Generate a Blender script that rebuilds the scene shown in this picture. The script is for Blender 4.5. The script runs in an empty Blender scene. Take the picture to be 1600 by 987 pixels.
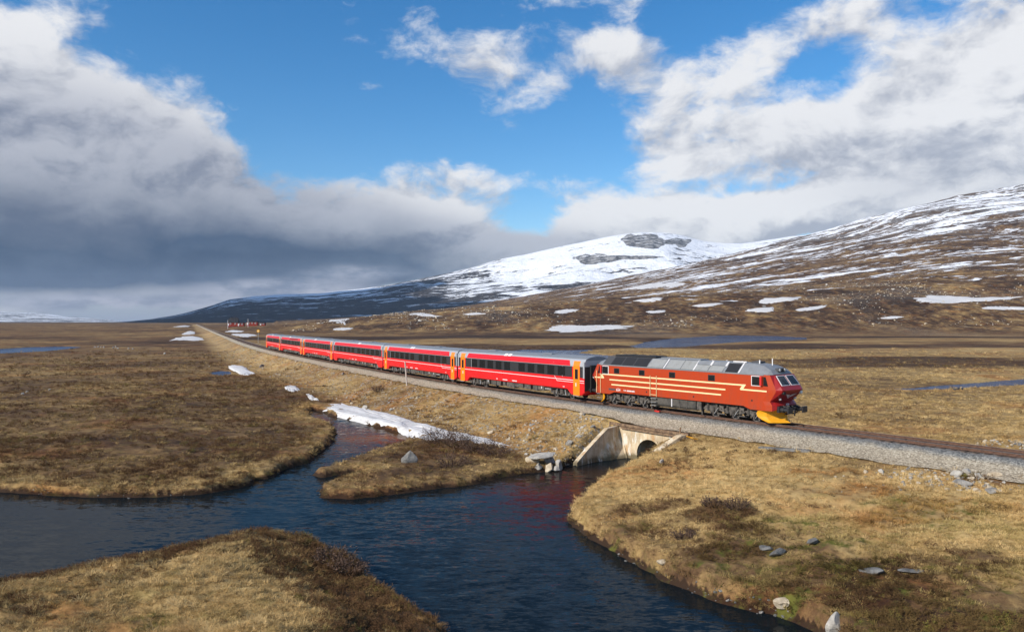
import bpy, math, random
import numpy as np
from mathutils import Vector, Matrix, Quaternion

random.seed(7)
rng = np.random.default_rng(11)
R = math.radians
scene = bpy.context.scene
COL = scene.collection

# ------------------------------------------------------------------ camera
F, CX, YH, CAMZ = 1200.0, 800.0, 502.5, 7.3     # focal length / horizon in photo pixels, camera height over the rail
cam = bpy.data.objects.new('camera', bpy.data.cameras.new('camera'))
COL.objects.link(cam)
cam.location = (0, 0, CAMZ)
cam.data.sensor_width = 36.0
cam.data.lens = 36.0 * F / 1600.0
cam.rotation_euler = (R(90) + math.atan((YH - 493.5) / F), 0, 0)
cam.data.clip_start = 0.5
cam.data.clip_end = 60000
scene.camera = cam

SUN_AZ = math.atan2(-0.81, -0.585)       # bearing of the sun, measured from +Y towards +X
SUN_EL = R(31)
SUNV = Vector((math.sin(SUN_AZ) * math.cos(SUN_EL), math.cos(SUN_AZ) * math.cos(SUN_EL), math.sin(SUN_EL)))
sun = bpy.data.objects.new('sun', bpy.data.lights.new('sun', 'SUN'))
COL.objects.link(sun)
sun.data.energy = 5.0
sun.data.angle = R(0.5)
sun.data.color = (1.0, 0.93, 0.82)
sun.rotation_euler = (-SUNV).to_track_quat('-Z', 'Y').to_euler()
sun.location = (-60, -60, 80)

scene.view_settings.view_transform = 'Standard'
scene.view_settings.look = 'None'
scene.view_settings.exposure = 0.15
scene.view_settings.gamma = 1.0
scene.view_settings.use_curve_mapping = False
scene.cycles.max_bounces = 6
scene.cycles.volume_bounces = 0
scene.cycles.transparent_max_bounces = 12

# ------------------------------------------------------------------ node helpers
class Nodes:
    def __init__(self, tree):
        self.t = tree
    def new(self, kind, props=None, **inp):
        n = self.t.nodes.new(kind)
        for k, v in (props or {}).items():
            setattr(n, k, v)
        for k, v in inp.items():
            key = int(k[1:]) if k[0] == '_' and k[1:].isdigit() else k.replace('__', ' ')
            s = n.inputs[key]
            if isinstance(v, bpy.types.NodeSocket):
                self.t.links.new(v, s)
            else:
                s.default_value = v
        return n
    def m(self, op, a, b=None, c=None, clamp=False):
        n = self.new('ShaderNodeMath', {'operation': op, 'use_clamp': clamp})
        for i, v in enumerate((a, b, c)):
            if v is None: continue
            if isinstance(v, bpy.types.NodeSocket): self.t.links.new(v, n.inputs[i])
            else: n.inputs[i].default_value = v
        return n.outputs[0]
    def vm(self, op, a, b=None, scale=None):
        n = self.new('ShaderNodeVectorMath', {'operation': op})
        for i, v in enumerate((a, b)):
            if v is None: continue
            if isinstance(v, bpy.types.NodeSocket): self.t.links.new(v, n.inputs[i])
            else: n.inputs[i].default_value = v
        if scale is not None: n.inputs['Scale'].default_value = scale
        return n.outputs[1] if op in ('LENGTH', 'DOT_PRODUCT') else n.outputs[0]
    def noise(self, vec, scale, detail=4, rough=0.55, dist=0.0):
        return self.new('ShaderNodeTexNoise', None, Vector=vec, Scale=scale, Detail=detail, Roughness=rough, Distortion=dist).outputs[0]
    def step(self, v, a, b, lo=0.0, hi=1.0):
        n = self.new('ShaderNodeMapRange', {'interpolation_type': 'SMOOTHSTEP', 'clamp': True})
        self.t.links.new(v, n.inputs[0])
        for i, q in enumerate((a, b, lo, hi)): n.inputs[i + 1].default_value = q
        return n.outputs[0]
    def mix(self, f, a, b, mode='MIX'):
        n = self.new('ShaderNodeMix', {'data_type': 'RGBA', 'blend_type': mode})
        for s, v in ((n.inputs[0], f), (n.inputs[6], a), (n.inputs[7], b)):
            if isinstance(v, bpy.types.NodeSocket): self.t.links.new(v, s)
            elif isinstance(v, (int, float)): s.default_value = v
            else: s.default_value = (*v, 1.0)
        return n.outputs[2]
    def ramp(self, f, stops):
        n = self.new('ShaderNodeValToRGB', None, Fac=f)
        e = n.color_ramp.elements
        while len(e) < len(stops): e.new(0.5)
        for q, (p, c) in zip(e, stops):
            q.position = p; q.color = (*c, 1.0)
        return n.outputs[0]

def material(name):
    m = bpy.data.materials.new(name)
    m.use_nodes = True
    m.node_tree.nodes.clear()
    n = Nodes(m.node_tree)
    out = n.new('ShaderNodeOutputMaterial')
    return m, n, out

def finish(n, out, color, rough=0.9, spec=0.3, bump=None, bstr=0.5, bdist=0.05, **kw):
    b = n.new('ShaderNodeBsdfPrincipled', None, Base__Color=color if isinstance(color, bpy.types.NodeSocket) else (*color, 1), Roughness=rough, **kw)
    b.inputs['Specular IOR Level'].default_value = spec
    if bump is not None:
        k = n.new('ShaderNodeBump', None, Height=bump, Strength=bstr, Distance=bdist)
        n.t.links.new(k.outputs[0], b.inputs['Normal'])
    n.t.links.new(b.outputs[0], out.inputs[0])
    return b

def paint(name, color, rough=0.35, dirt=0.25, coat=0.3, metal=0.0, grime=(0.06, 0.045, 0.035), scale=1.2):
    m, n, out = material(name)
    tc = n.new('ShaderNodeTexCoord').outputs['Object']
    st = n.vm('MULTIPLY', tc, (1.0, 1.0, 0.25))
    a = n.noise(st, scale * 2.2, 5, 0.6)
    b = n.noise(tc, scale * 9, 4, 0.6)
    sep = n.new('ShaderNodeSeparateXYZ', None, Vector=tc)
    low = n.step(sep.outputs[2], 0.4, 2.2, 1.0, 0.35)                  # road dirt collects low on the sides
    f = n.m('MULTIPLY', n.step(n.m('ADD', n.m('MULTIPLY', a, .65), n.m('MULTIPLY', b, .35)), .40, .72), n.m('MULTIPLY', low, dirt * 1.6), clamp=True)
    c = n.mix(f, color, grime)
    r = n.m('ADD', n.m('MULTIPLY', f, 0.4), rough, clamp=True)
    bs = finish(n, out, c, r, 0.4, bump=a, bstr=0.04, bdist=0.02)
    bs.inputs['Coat Weight'].default_value = coat
    bs.inputs['Coat Roughness'].default_value = 0.15
    bs.inputs['Metallic'].default_value = metal
    return m

def noisy(name, c1, c2, scale=3.0, rough=0.85, bstr=0.4, bdist=0.03, detail=6, space='Object'):
    m, n, out = material(name)
    tc = n.new('ShaderNodeTexCoord').outputs['Object'] if space == 'Object' else n.new('ShaderNodeNewGeometry').outputs['Position']
    a = n.noise(tc, scale, detail, 0.62)
    c = n.mix(n.step(a, .32, .68), c1, c2)
    finish(n, out, c, rough, 0.3, bump=a, bstr=bstr, bdist=bdist)
    return m

# ------------------------------------------------------------------ world: Nishita sky with procedural cloud layer at infinity
world = bpy.data.worlds.new('World'); scene.world = world; world.use_nodes = True
def build_world():
    t = world.node_tree; t.nodes.clear(); n = Nodes(t)
    sky = n.new('ShaderNodeTexSky', {'sky_type': 'NISHITA', 'sun_disc': False, 'sun_elevation': SUN_EL, 'sun_rotation': SUN_AZ % (2 * math.pi),
                                     'altitude': 700, 'air_density': 1.0, 'dust_density': 0.3, 'ozone_density': 2.2})
    d = n.vm('NORMALIZE', n.new('ShaderNodeTexCoord').outputs['Generated'])
    sp = n.new('ShaderNodeSeparateXYZ', None, Vector=d)
    az = n.m('ARCTAN2', sp.outputs[0], sp.outputs[1])
    el = n.m('ARCSINE', sp.outputs[2])
    P = n.new('ShaderNodeCombineXYZ', None, X=az, Y=el, Z=0.0).outputs[0]
    wn = n.new('ShaderNodeTexNoise', None, Vector=d, Scale=5.0, Detail=5.0, Roughness=0.55).outputs[1]
    warp = n.vm('SCALE', n.vm('SUBTRACT', wn, (.5, .5, .5)), None, 0.085)
    Pw = n.vm('ADD', P, warp)
    def blobs(lst, vec):
        tot = None
        for (bx, by, rx, ry, w) in lst:
            u, v = (bx - CX) / F, (YH - by) / F
            a0, e0 = math.atan(u), math.atan(v * math.cos(math.atan(u)))
            ca = math.cos(a0)
            q = n.vm('MULTIPLY', n.vm('SUBTRACT', vec, (a0, e0, 0)), (F / rx / ca / ca, F / ry / ca, 0))
            l = n.vm('DOT_PRODUCT', q, q)
            g = n.m('MULTIPLY', n.m('EXPONENT', n.m('MULTIPLY', l, -1.1)), w)
            tot = g if tot is None else n.m('ADD', tot, g)
        return tot
    cover = [(40, 130, 150, 90, .75), (170, 215, 170, 95, .75), (300, 240, 95, 60, .5), (60, 320, 330, 120, 1.1), (300, 350, 300, 70, .9), (560, 350, 170, 55, .8), (20, 30, 90, 50, .4),
             (690, 350, 120, 42, .75), (740, 280, 95, 26, .66), (640, 425, 330, 34, .9), (140, 465, 320, 26, .8), (380, 452, 200, 26, .7), (860, 395, 200, 34, .7),
             (765, 95, 62, 55, .62), (950, 90, 100, 50, .66), (855, 150, 60, 40, .34), (1050, 170, 90, 45, .45), (890, -5, 110, 18, .4),
             (1190, 195, 170, 60, .70), (1290, 40, 95, 52, .72), (1170, 85, 80, 50, .42), (1500, 140, 180, 90, 1.0), (1430, 240, 260, 60, .85), (1580, 250, 120, 110, .8), (1040, 240, 100, 32, .42),
             (1080, 325, 120, 40, 1.0), (1240, 335, 160, 42, 1.0), (1420, 310, 190, 45, 1.0), (940, 335, 80, 32, .72), (1150, 365, 320, 24, .8),
             (535, 30, 36, 46, .40), (590, 152, 40, 12, .44), (620, 50, 60, 60, .22), (430, 135, 60, 20, .18), (1640, 150, 200, 200, .5), (-250, 300, 300, 230, .9), (1900, 250, 280, 180, .8),
             (1270, 112, 44, 20, -.5), (1305, 152, 34, 22, -.5), (1245, 150, 40, 14, -.3), (1180, 283, 90, 11, -.4), (1050, 30, 40, 30, -.2), (930, 220, 80, 45, -.3), (560, 200, 140, 70, -.35), (420, 60, 110, 60, -.25)]
    base = blobs(cover, Pw)
    # the rest of the sky carries the same kind of broken cloud
    far = n.step(n.m('ABSOLUTE', az), 0.72, 1.0)
    up = n.step(el, 0.50, 0.75)
    rest = n.m('MAXIMUM', far, up)
    base = n.m('ADD', n.m('MULTIPLY', base, n.m('SUBTRACT', 1.0, rest)), n.m('MULTIPLY', rest, 0.24))
    sq = n.vm('MULTIPLY', d, (1.0, 1.0, 1.9))
    dw = n.vm('ADD', sq, n.vm('SCALE', n.vm('SUBTRACT', wn, (.5, .5, .5)), None, .12))
    f1 = n.noise(dw, 8.5, 14, 0.64, .1)
    f2 = n.noise(n.vm('ADD', dw, (-.014, 0.0, .026)), 8.5, 7, 0.60)     # towards the light
    fl = n.noise(dw, 8.5, 7, 0.60)
    dens = n.m('ADD', base, n.m('MULTIPLY', n.m('SUBTRACT', f1, 0.5), 2.1))
    alpha = n.step(dens, 0.15, 0.68)
    up_d = blobs([(a, b + 24, c, e, w) for (a, b, c, e, w) in cover if abs(w) > .42], Pw)
    lit = n.step(n.m('ADD', n.m('SUBTRACT', base, up_d), n.m('ADD', n.m('MULTIPLY', n.m('SUBTRACT', fl, f2), 2.6), n.m('MULTIPLY', n.m('SUBTRACT', f1, .5), .5))), -0.50, 0.40)
    dk = blobs([(180, 436, 430, 30, .62), (200, 370, 440, 100, .62), (430, 432, 160, 18, .25), (430, 405, 250, 48, .7), (-150, 410, 250, 80, .6), (620, 420, 190, 34, .45)], P)
    dark = n.m('MINIMUM', n.m('ADD', dk, n.m('MULTIPLY', n.m('MULTIPLY', n.m('SUBTRACT', fl, .5), 1.5), n.m('MINIMUM', n.m('MULTIPLY', dk, 2.0), 1.0))), 1.0, clamp=True)
    band = n.step(blobs([(230, 474, 300, 15, 1.0), (440, 452, 160, 18, .9), (560, 425, 110, 16, .6)], P), .15, .85)
    mid = n.step(blobs([(40, 300, 400, 120, 1.25), (330, 310, 190, 75, .8), (1420, 290, 190, 50, .45), (1250, 215, 150, 40, .22), (900, 110, 160, 60, .22), (560, 340, 160, 50, .6), (90, 160, 260, 100, .42), (700, 375, 200, 34, .8), (150, 230, 220, 70, .30), (900, 395, 190, 34, .8)], P), .0, 1.0)
    c = n.mix(lit, (.44, .47, .55), (.93, .93, .94))
    c = n.mix(n.m('MULTIPLY', mid, .72), c, n.mix(lit, (.19, .22, .305), (.42, .445, .53)))
    c = n.mix(n.m('MULTIPLY', dark, .97, clamp=True), c, n.mix(lit, (.014, .038, .098), (.045, .078, .150)))
    c = n.mix(n.m('MULTIPLY', band, n.step(n.noise(n.vm('MULTIPLY', P, (1, 3.2, 1)), 13.0, 8, .62), .38, .60, .10, .95)), n.mix(n.m('MULTIPLY', band, .8), c, (.20, .24, .34)), (.52, .53, .61))
    skyc = n.new('ShaderNodeHueSaturation', None, Hue=.500, Saturation=1.38, Value=1.38, Color=sky.outputs[0]).outputs[0]
    CL = 8.7                                                            # cloud radiance in the sky texture's own units
    low = n.step(el, .10, -.01)                                        # distant murk down on the horizon, all the way round
    skyc = n.mix(low, skyc, (2.9, 3.4, 4.4))
    cloud = n.mix(1.0, c, (CL, CL, CL), 'MULTIPLY')
    fin = n.mix(n.m('MULTIPLY', alpha, .96), skyc, cloud)
    bg = n.new('ShaderNodeBackground', None, Color=fin, Strength=0.10)
    o = n.new('ShaderNodeOutputWorld')
    t.links.new(bg.outputs[0], o.inputs[0])
build_world()
world.cycles.sampling_method = 'MANUAL'
world.cycles.sample_map_resolution = 512

# ------------------------------------------------------------------ survey helpers
def W(px, py, z=0.0):
    """ground position seen at a photo pixel, for a level plane at height z"""
    y = F * (CAMZ - z) / (py - YH)
    return ((px - CX) / F * y, y)

WATER = -3.6
HAZE = 2.0e-5
DEBUG = False
def hash2(ix, iy, seed):
    h = (ix * 374761393 + iy * 668265263 + seed * 974711) & 0x7fffffff
    h = ((h ^ (h >> 13)) * 1274126177) & 0x7fffffff
    return ((h ^ (h >> 16)) & 0xffff) / 65535.0
def vnoise(x, y, seed=0):
    x0 = np.floor(x).astype(np.int64); y0 = np.floor(y).astype(np.int64)
    fx = x - x0; fy = y - y0
    fx = fx * fx * (3 - 2 * fx); fy = fy * fy * (3 - 2 * fy)
    a = hash2(x0, y0, seed); b = hash2(x0 + 1, y0, seed); c = hash2(x0, y0 + 1, seed); d = hash2(x0 + 1, y0 + 1, seed)
    return (a + (b - a) * fx) * (1 - fy) + (c + (d - c) * fx) * fy
def fbm(x, y, scale, octv=4, seed=0, gain=.5):
    x = x / scale; y = y / scale; s = 0; a = 1.0; t = 0
    for o in range(octv):
        s = s + a * (vnoise(x + o * 17.3, y - o * 9.1, seed + o) - .5); t += a
        a *= gain; x = x * 2.03; y = y * 2.03
    return s / t * 2.0                                   # about -1..1
def ss(a, b, v):
    t = np.clip((v - a) / (b - a), 0, 1)
    return t * t * (3 - 2 * t)
def smax(a, b, k):
    h = np.clip(.5 + .5 * (a - b) / k, 0, 1)
    return b + (a - b) * h + k * h * (1 - h)

# track centre line: X as a function of Y
_ky = np.array([-200, 30, 60, 74, 88, 105, 140, 180, 220, 300, 2400.])
_ks = np.array([.70, .70, .745, .705, .605, .545, .520, .492, .452, .422, .4165])
_gy = np.concatenate([np.arange(-200, 400, .5), np.arange(400, 2400, 4.)])
_gs = np.interp(_gy, _ky, _ks)
_gx = -np.concatenate([[0], np.cumsum((_gs[1:] + _gs[:-1]) / 2 * np.diff(_gy))])
_gx = _gx - np.interp(60, _gy, _gx) + 15.15 + .75 / math.cos(math.atan(.74))
def track_x(y): return np.interp(y, _gy, _gx)
def track_m(y): return np.interp(y, _gy, _gs)
def near_dist(X, Y):
    """distance from the track centre line, positive on the camera's side"""
    m = track_m(Y)
    return (track_x(Y) - X) / np.sqrt(1 + m * m)
_len = np.concatenate([[0], np.cumsum(np.hypot(np.diff(_gx), np.diff(_gy)))])
def track_at(s):
    """point, unit tangent (towards the far end) and near-side normal at arc length s"""
    y = np.interp(s, _len, _gy); x = np.interp(y, _gy, _gx); m = np.interp(y, _gy, _gs)
    l = math.sqrt(1 + m * m)
    return Vector((float(x), float(y), 0)), Vector((-m / l, 1 / l, 0)), Vector((-1 / l, -m / l, 0))
def s_of_y(y): return float(np.interp(y, _gy, _len))

# culvert position
CUL_Y = 60.9
CUL = track_at(s_of_y(CUL_Y + 1.55))
CUL_P, CUL_T, CUL_N = CUL
CUL_S = s_of_y(CUL_Y + 1.55)
FACE_D = 4.45

# ------------------------------------------------------------------ water outlines (photo survey on the water plane)
def poly(pts, z): return [W(px, py, z) for px, py in pts]
left_bank = poly([(-60, 766), (0, 768), (60, 773), (150, 776), (250, 776), (310, 772), (352, 766), (392, 757), (398, 748), (420, 748), (430, 742), (445, 734), (480, 722), (505, 708), (522, 690), (527, 672),
                  (512, 662), (490, 656), (483, 648), (487, 639)], WATER)
snow_edge = poly([(520, 650), (560, 659), (600, 671), (640, 682), (652, 686)], WATER)
penin = poly([(640, 692), (612, 700), (585, 708), (552, 721), (515, 734), (488, 741), (505, 745), (548, 738), (578, 741), (545, 749), (515, 758), (503, 768), (506, 776), (540, 779), (585, 778), (640, 769), (700, 761),
              (745, 754), (790, 745), (830, 738), (868, 733), (886, 727), (893, 724)], WATER)
cn = lambda s, d: ((CUL_P + CUL_T * s + CUL_N * d).x, (CUL_P + CUL_T * s + CUL_N * d).y)
culv = [cn(4.2, FACE_D + .25), cn(3.9, FACE_D - .2), cn(1.25, FACE_D - .2), cn(1.25, -7), cn(4, -9), cn(4, -16), cn(-4, -16), cn(-4, -9), cn(-1.25, -7), cn(-1.25, FACE_D)]
right_bank = poly([(1010, 727), (985, 738), (945, 756), (912, 779), (894, 803), (891, 816), (905, 832), (935, 850), (975, 870), (1005, 889), (1050, 914), (1100, 936), (1150, 951), (1200, 961), (1240, 974), (1280, 989)], WATER)
mound_edge = poly([(700, 1000), (672, 982), (640, 960), (600, 930), (570, 902), (540, 876), (505, 858), (465, 849), (420, 842), (380, 846), (330, 858), (260, 874), (180, 891), (100, 907), (0, 929)], WATER)
river = [(-400, 58), (-120, 52), (-60, 50)] + left_bank + snow_edge + penin + culv + right_bank + [(13, 20), (18, 0), (24, -90), (9, -90), (6, -20), (4, 8), (0, 18)] + mound_edge + [(-32, 25), (-60, 22), (-400, 10)]
pond_far = poly([(985, 541), (1000, 545), (1060, 543), (1110, 538), (1150, 535), (1200, 533), (1262, 531), (1258, 527), (1200, 524.5), (1130, 524), (1060, 528), (1010, 534)], -2.9)
pond_mid = poly([(770, 551), (800, 556), (880, 560), (960, 562), (960, 556), (905, 551), (930, 546), (880, 547), (820, 546)], -2.9)
pond_left = poly([(-160, 556), (0, 553), (60, 550), (110, 545), (132, 542), (100, 541), (50, 542), (0, 545), (-160, 549)], -2.9)
brook = poly([(1375, 609), (1420, 611), (1470, 609), (1530, 605), (1600, 602), (1760, 598), (1760, 587), (1600, 592), (1540, 597), (1470, 602), (1420, 606), (1380, 607)], -2.9)
melt = poly([(322, 583), (345, 587), (366, 586), (362, 580), (345, 579)], -2.9)
PONDS = [(pond_far, -2.9, 'lake', 'long narrow lake'), (pond_mid, -2.9, 'pool', ''), (pond_left, -2.9, 'pond', ''), (brook, -2.9, 'brook', ''), (melt, -2.9, 'meltwater', '')]

def poly_sd(X, Y, pl):
    """signed distance to a polygon outline, positive outside"""
    P = np.array(pl, float); n = len(P)
    best = np.full(X.shape, 1e9); ins = np.zeros(X.shape, bool)
    for i in range(n):
        ax, ay = P[i]; bx, by = P[(i + 1) % n]
        dx, dy = bx - ax, by - ay
        t = np.clip(((X - ax) * dx + (Y - ay) * dy) / (dx * dx + dy * dy + 1e-12), 0, 1)
        best = np.minimum(best, (X - ax - t * dx) ** 2 + (Y - ay - t * dy) ** 2)
        c = (ay > Y) != (by > Y)
        xi = ax + (Y - ay) / (dy if abs(dy) > 1e-12 else 1e-12) * dx
        ins ^= c & (X < xi)
    d = np.sqrt(best)
    return np.where(ins, -d, d)
def near_box(X, Y, pl, pad):
    P = np.array(pl)
    return (X > P[:, 0].min() - pad) & (X < P[:, 0].max() + pad) & (Y > P[:, 1].min() - pad) & (Y < P[:, 1].max() + pad)

# ------------------------------------------------------------------ terrain height
_ridge_px = np.array([-400, 300, 430, 480, 560, 640, 700, 750, 800, 900, 1000, 1100, 1180, 1240, 1300, 1350, 1420, 1500, 1600, 1750, 2000, 2600.])
_ridge_py = np.array([503, 503, 502.5, 500, 495, 488, 481, 474, 466, 448, 428, 405, 387, 373, 357, 342, 322, 304, 289, 270, 250, 240.])
_mor_px = np.array([-400, 200, 300, 360, 430, 480, 540, 600, 640, 720, 800, 1000, 1200, 1600, 3000.])
_mor_z = np.array([0, 0, 2.0, 4.5, 6.0, 9.0, 12.5, 16.5, 18, 20, 21, 22, 23, 24, 24.])
Y_RIDGE = 3600.0
def hill(X, Y):
    Ys = np.maximum(Y, 1.0)
    a = CX + F * X / Ys
    fr = ss(520, 700, Ys)
    e = np.clip((YH - np.interp(a, _ridge_px, _ridge_py)) / F, 0, 1)
    t = (Ys - 560) / (Y_RIDGE - 560)
    g = np.where(t > 0, np.clip(t, 0, 1) ** 1.32, 0)
    g = np.where(t > 1, np.exp(-((t - 1) * 1.6) ** 2), g)
    h = (e * Y_RIDGE + CAMZ + 2.5) * g * (e > 0)
    rough = fbm(X, Y, 420, 5, 31) * np.clip(h, 0, 400) * .055 + fbm(X, Y, 70, 4, 35) * np.clip(h, 0, 60) * .05 + fbm(X, Y, 26, 4, 37, .6) * ss(1, 12, h) * 1.5 * ss(3500, 1200, Ys)
    mz = np.interp(a, _mor_px, _mor_z)
    hum = (1 + .30 * fbm(X, Y, 120, 4, 41, .6))
    mor = mz * ss(560, 860, Ys) * np.where(Ys > 850, np.exp(-((Ys - 850) / 420.0) ** 2), 1) * hum
    return (h + rough + mor) * fr * (Y > 0)

def river_mid(Y):
    return np.interp(Y, [-100, 10, 27, 37.6, 44, 50, 57, 60], [15, 8, 4, 1.3, 0.5, 5.5, 9.3, 10.0])

def terrain(X, Y, full=False):
    X = np.asarray(X, float); Y = np.asarray(Y, float)
    r = np.hypot(X, Y)
    dn = near_dist(X, Y)
    sd = np.full(X.shape, 60.0)
    m = r < 460
    if m.any(): sd[m] = np.minimum(poly_sd(X[m], Y[m], river), 60)
    sdw = sd + np.where(sd < 12, .45 * fbm(X, Y, 3.0, 3, 3) + .26 * fbm(X, Y, .9, 2, 5), 0) * (1 - ss(0, 1.5, 6.5 - np.hypot(X - CUL_P.x - CUL_N.x * 4, Y - CUL_P.y - CUL_N.y * 4)))
    und = .30 * fbm(X, Y, 34, 4, 7) + .16 * fbm(X, Y, 7, 3, 9)
    tus = (.15 * fbm(X, Y, 1.5, 2, 13) + .09 * fbm(X, Y, .62, 2, 15)) * (1 - ss(90, 180, r))
    moor = WATER + .5 * ss(0, .55, sdw) + .6 * ss(0, 26, sdw) + und * ss(0, 8, sdw) * .8 + 4.2 * ss(350, 2600, Y) * (X < track_x(Y) + 40) + tus * ss(.2, 1.2, sdw)
    meadow = -2.35 + .16 * fbm(X, Y, 40, 3, 17) + tus * .6
    far_side = ss(-2, 6, -dn)
    g = moor * (1 - far_side) + meadow * far_side
    # foreground mound
    mm = (Y < 41.5) & (X < river_mid(Y)) & (dn > 0)
    g = np.where(mm, WATER + .6 * ss(0, .55, sdw) + 1.2 * ss(0, 6.5, sdw) + .3 * fbm(X, Y, 6, 3, 19) * ss(0, 3, sdw) + tus * 1.4 * ss(.2, 1.2, sdw), g)
    # right bank between the river and the track
    rb = (dn > 0) & (X > river_mid(Y)) & (Y < 75)
    u = np.maximum(dn - 3.7, 0)
    tt = np.clip(sdw, 0, None) / (np.clip(sdw, 0, None) + u * .8 + .05)
    bank = (WATER + .70 * ss(0, .6, sdw)) * (1 - tt ** .85) + (-1.0) * tt ** .85 + (.20 * fbm(X, Y, 9, 3, 21)) * ss(0, 4, sdw) * ss(0, 4, u) + tus * 1.3 * ss(.2, 1.2, sdw)
    g = np.where(rb, bank, g)
    g = g + hill(X, Y)
    hx, hy = W(1585, 694, -1.5)
    g = g + np.where(dn < -3.5, 1.15 * np.exp(-((X - hx) / 4.2) ** 2 - ((Y - hy) / 2.2) ** 2) * (1 + .5 * fbm(X, Y, 1.5, 3, 57)), 0)
    # track formation
    ad = np.abs(dn)
    g = np.where(ad < 40, np.minimum(g, -1.15) * (1 - ss(9, 30, ad)) + g * ss(9, 30, ad), g)
    bl_ = 2.55 + .42 * ss(CUL_Y + 12, CUL_Y + 5, Y)
    emb_n = -.62 - .18 * (bl_ - 2.55) / .42 - np.maximum(dn - bl_, 0) * (.29 + .03 * (3.5 - bl_)) + (.16 * fbm(X, Y, 2.2, 3, 23) + .1 * fbm(X, Y, 9, 2, 25)) * ss(4, 6, dn)
    emb_f = -1.0 - np.maximum(-dn - 3.5, 0) * .5
    emb = np.where(dn > 0, emb_n, emb_f)
    g = np.where(ad < 45, smax(g, emb, .35), g)
    g = np.where((ad < bl_) | ((dn < 0) & (ad < 3.5)), np.minimum(g, -.62), g)
    # shore and beds
    cap = WATER + .10 + np.clip(sdw, 0, None) * 1.45
    g = np.where((sdw < 4), np.minimum(g, cap), g)
    bed = WATER - np.clip(-sdw * .6, .02, 1.1)
    g = np.where(sdw < 0, bed, g)
    for pl, lev, *_ in PONDS:
        k = near_box(X, Y, pl, 12)
        if k.any():
            q = poly_sd(X[k], Y[k], pl) + .8 * fbm(X[k], Y[k], 9, 3, 51)
            gk = g[k]
            gk = np.where(q < 6, gk + (np.minimum(gk, lev + .12 + np.clip(q, 0, 9) * .07) - gk), gk)
            g[k] = np.where(q < 0, lev - .3, gk)
    if full: return g, dn, sdw, mm, rb, r
    return g

def hits(pix):
    """where sight lines through photo pixels meet the ground"""
    ys = np.geomspace(24, 7000, 1400)
    out = []
    for px, py in pix:
        X = (px - CX) / F * ys
        Z = CAMZ + (YH - py) / F * ys
        h = terrain(X, ys)
        k = np.nonzero(Z < h)[0]
        k = k[0] if len(k) else len(ys) - 1
        out.append((float(X[k]), float(ys[k]), float(h[k])))
    return out

# ------------------------------------------------------------------ mesh helpers
def link(o, parent=None):
    COL.objects.link(o)
    if parent is not None: o.parent = parent
    return o
def tag(o, label=None, cat=None, group=None, kind=None):
    for k, v in (('label', label), ('category', cat), ('group', group), ('kind', kind)):
        if v: o[k] = v
    return o
def empty(name, loc=(0, 0, 0), rot=None):
    o = bpy.data.objects.new(name, None); o.location = loc
    o.empty_display_size = .3
    if rot is not None: o.rotation_euler = rot
    return link(o)
def grid_mesh(name, V, quads, mat, smooth=True):
    me = bpy.data.meshes.new(name)
    V = np.ascontiguousarray(V, np.float32); Q = np.ascontiguousarray(quads, np.int32)
    me.vertices.add(len(V)); me.vertices.foreach_set('co', V.ravel())
    k = Q.shape[1]
    me.loops.add(Q.size); me.loops.foreach_set('vertex_index', Q.ravel())
    me.polygons.add(len(Q)); me.polygons.foreach_set('loop_start', np.arange(0, Q.size, k, dtype=np.int32))
    me.polygons.foreach_set('use_smooth', np.full(len(Q), smooth))
    me.update(calc_edges=True)
    me.materials.append(mat)
    return me
def set_attr(me, name, vals, kind='FLOAT'):
    a = me.attributes.new(name, kind, 'POINT')
    if kind == 'FLOAT': a.data.foreach_set('value', np.ascontiguousarray(vals, np.float32))
    elif kind == 'FLOAT_VECTOR': a.data.foreach_set('vector', np.ascontiguousarray(vals, np.float32).ravel())
    elif kind == 'INT': a.data.foreach_set('value', np.ascontiguousarray(vals, np.int32))

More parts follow.
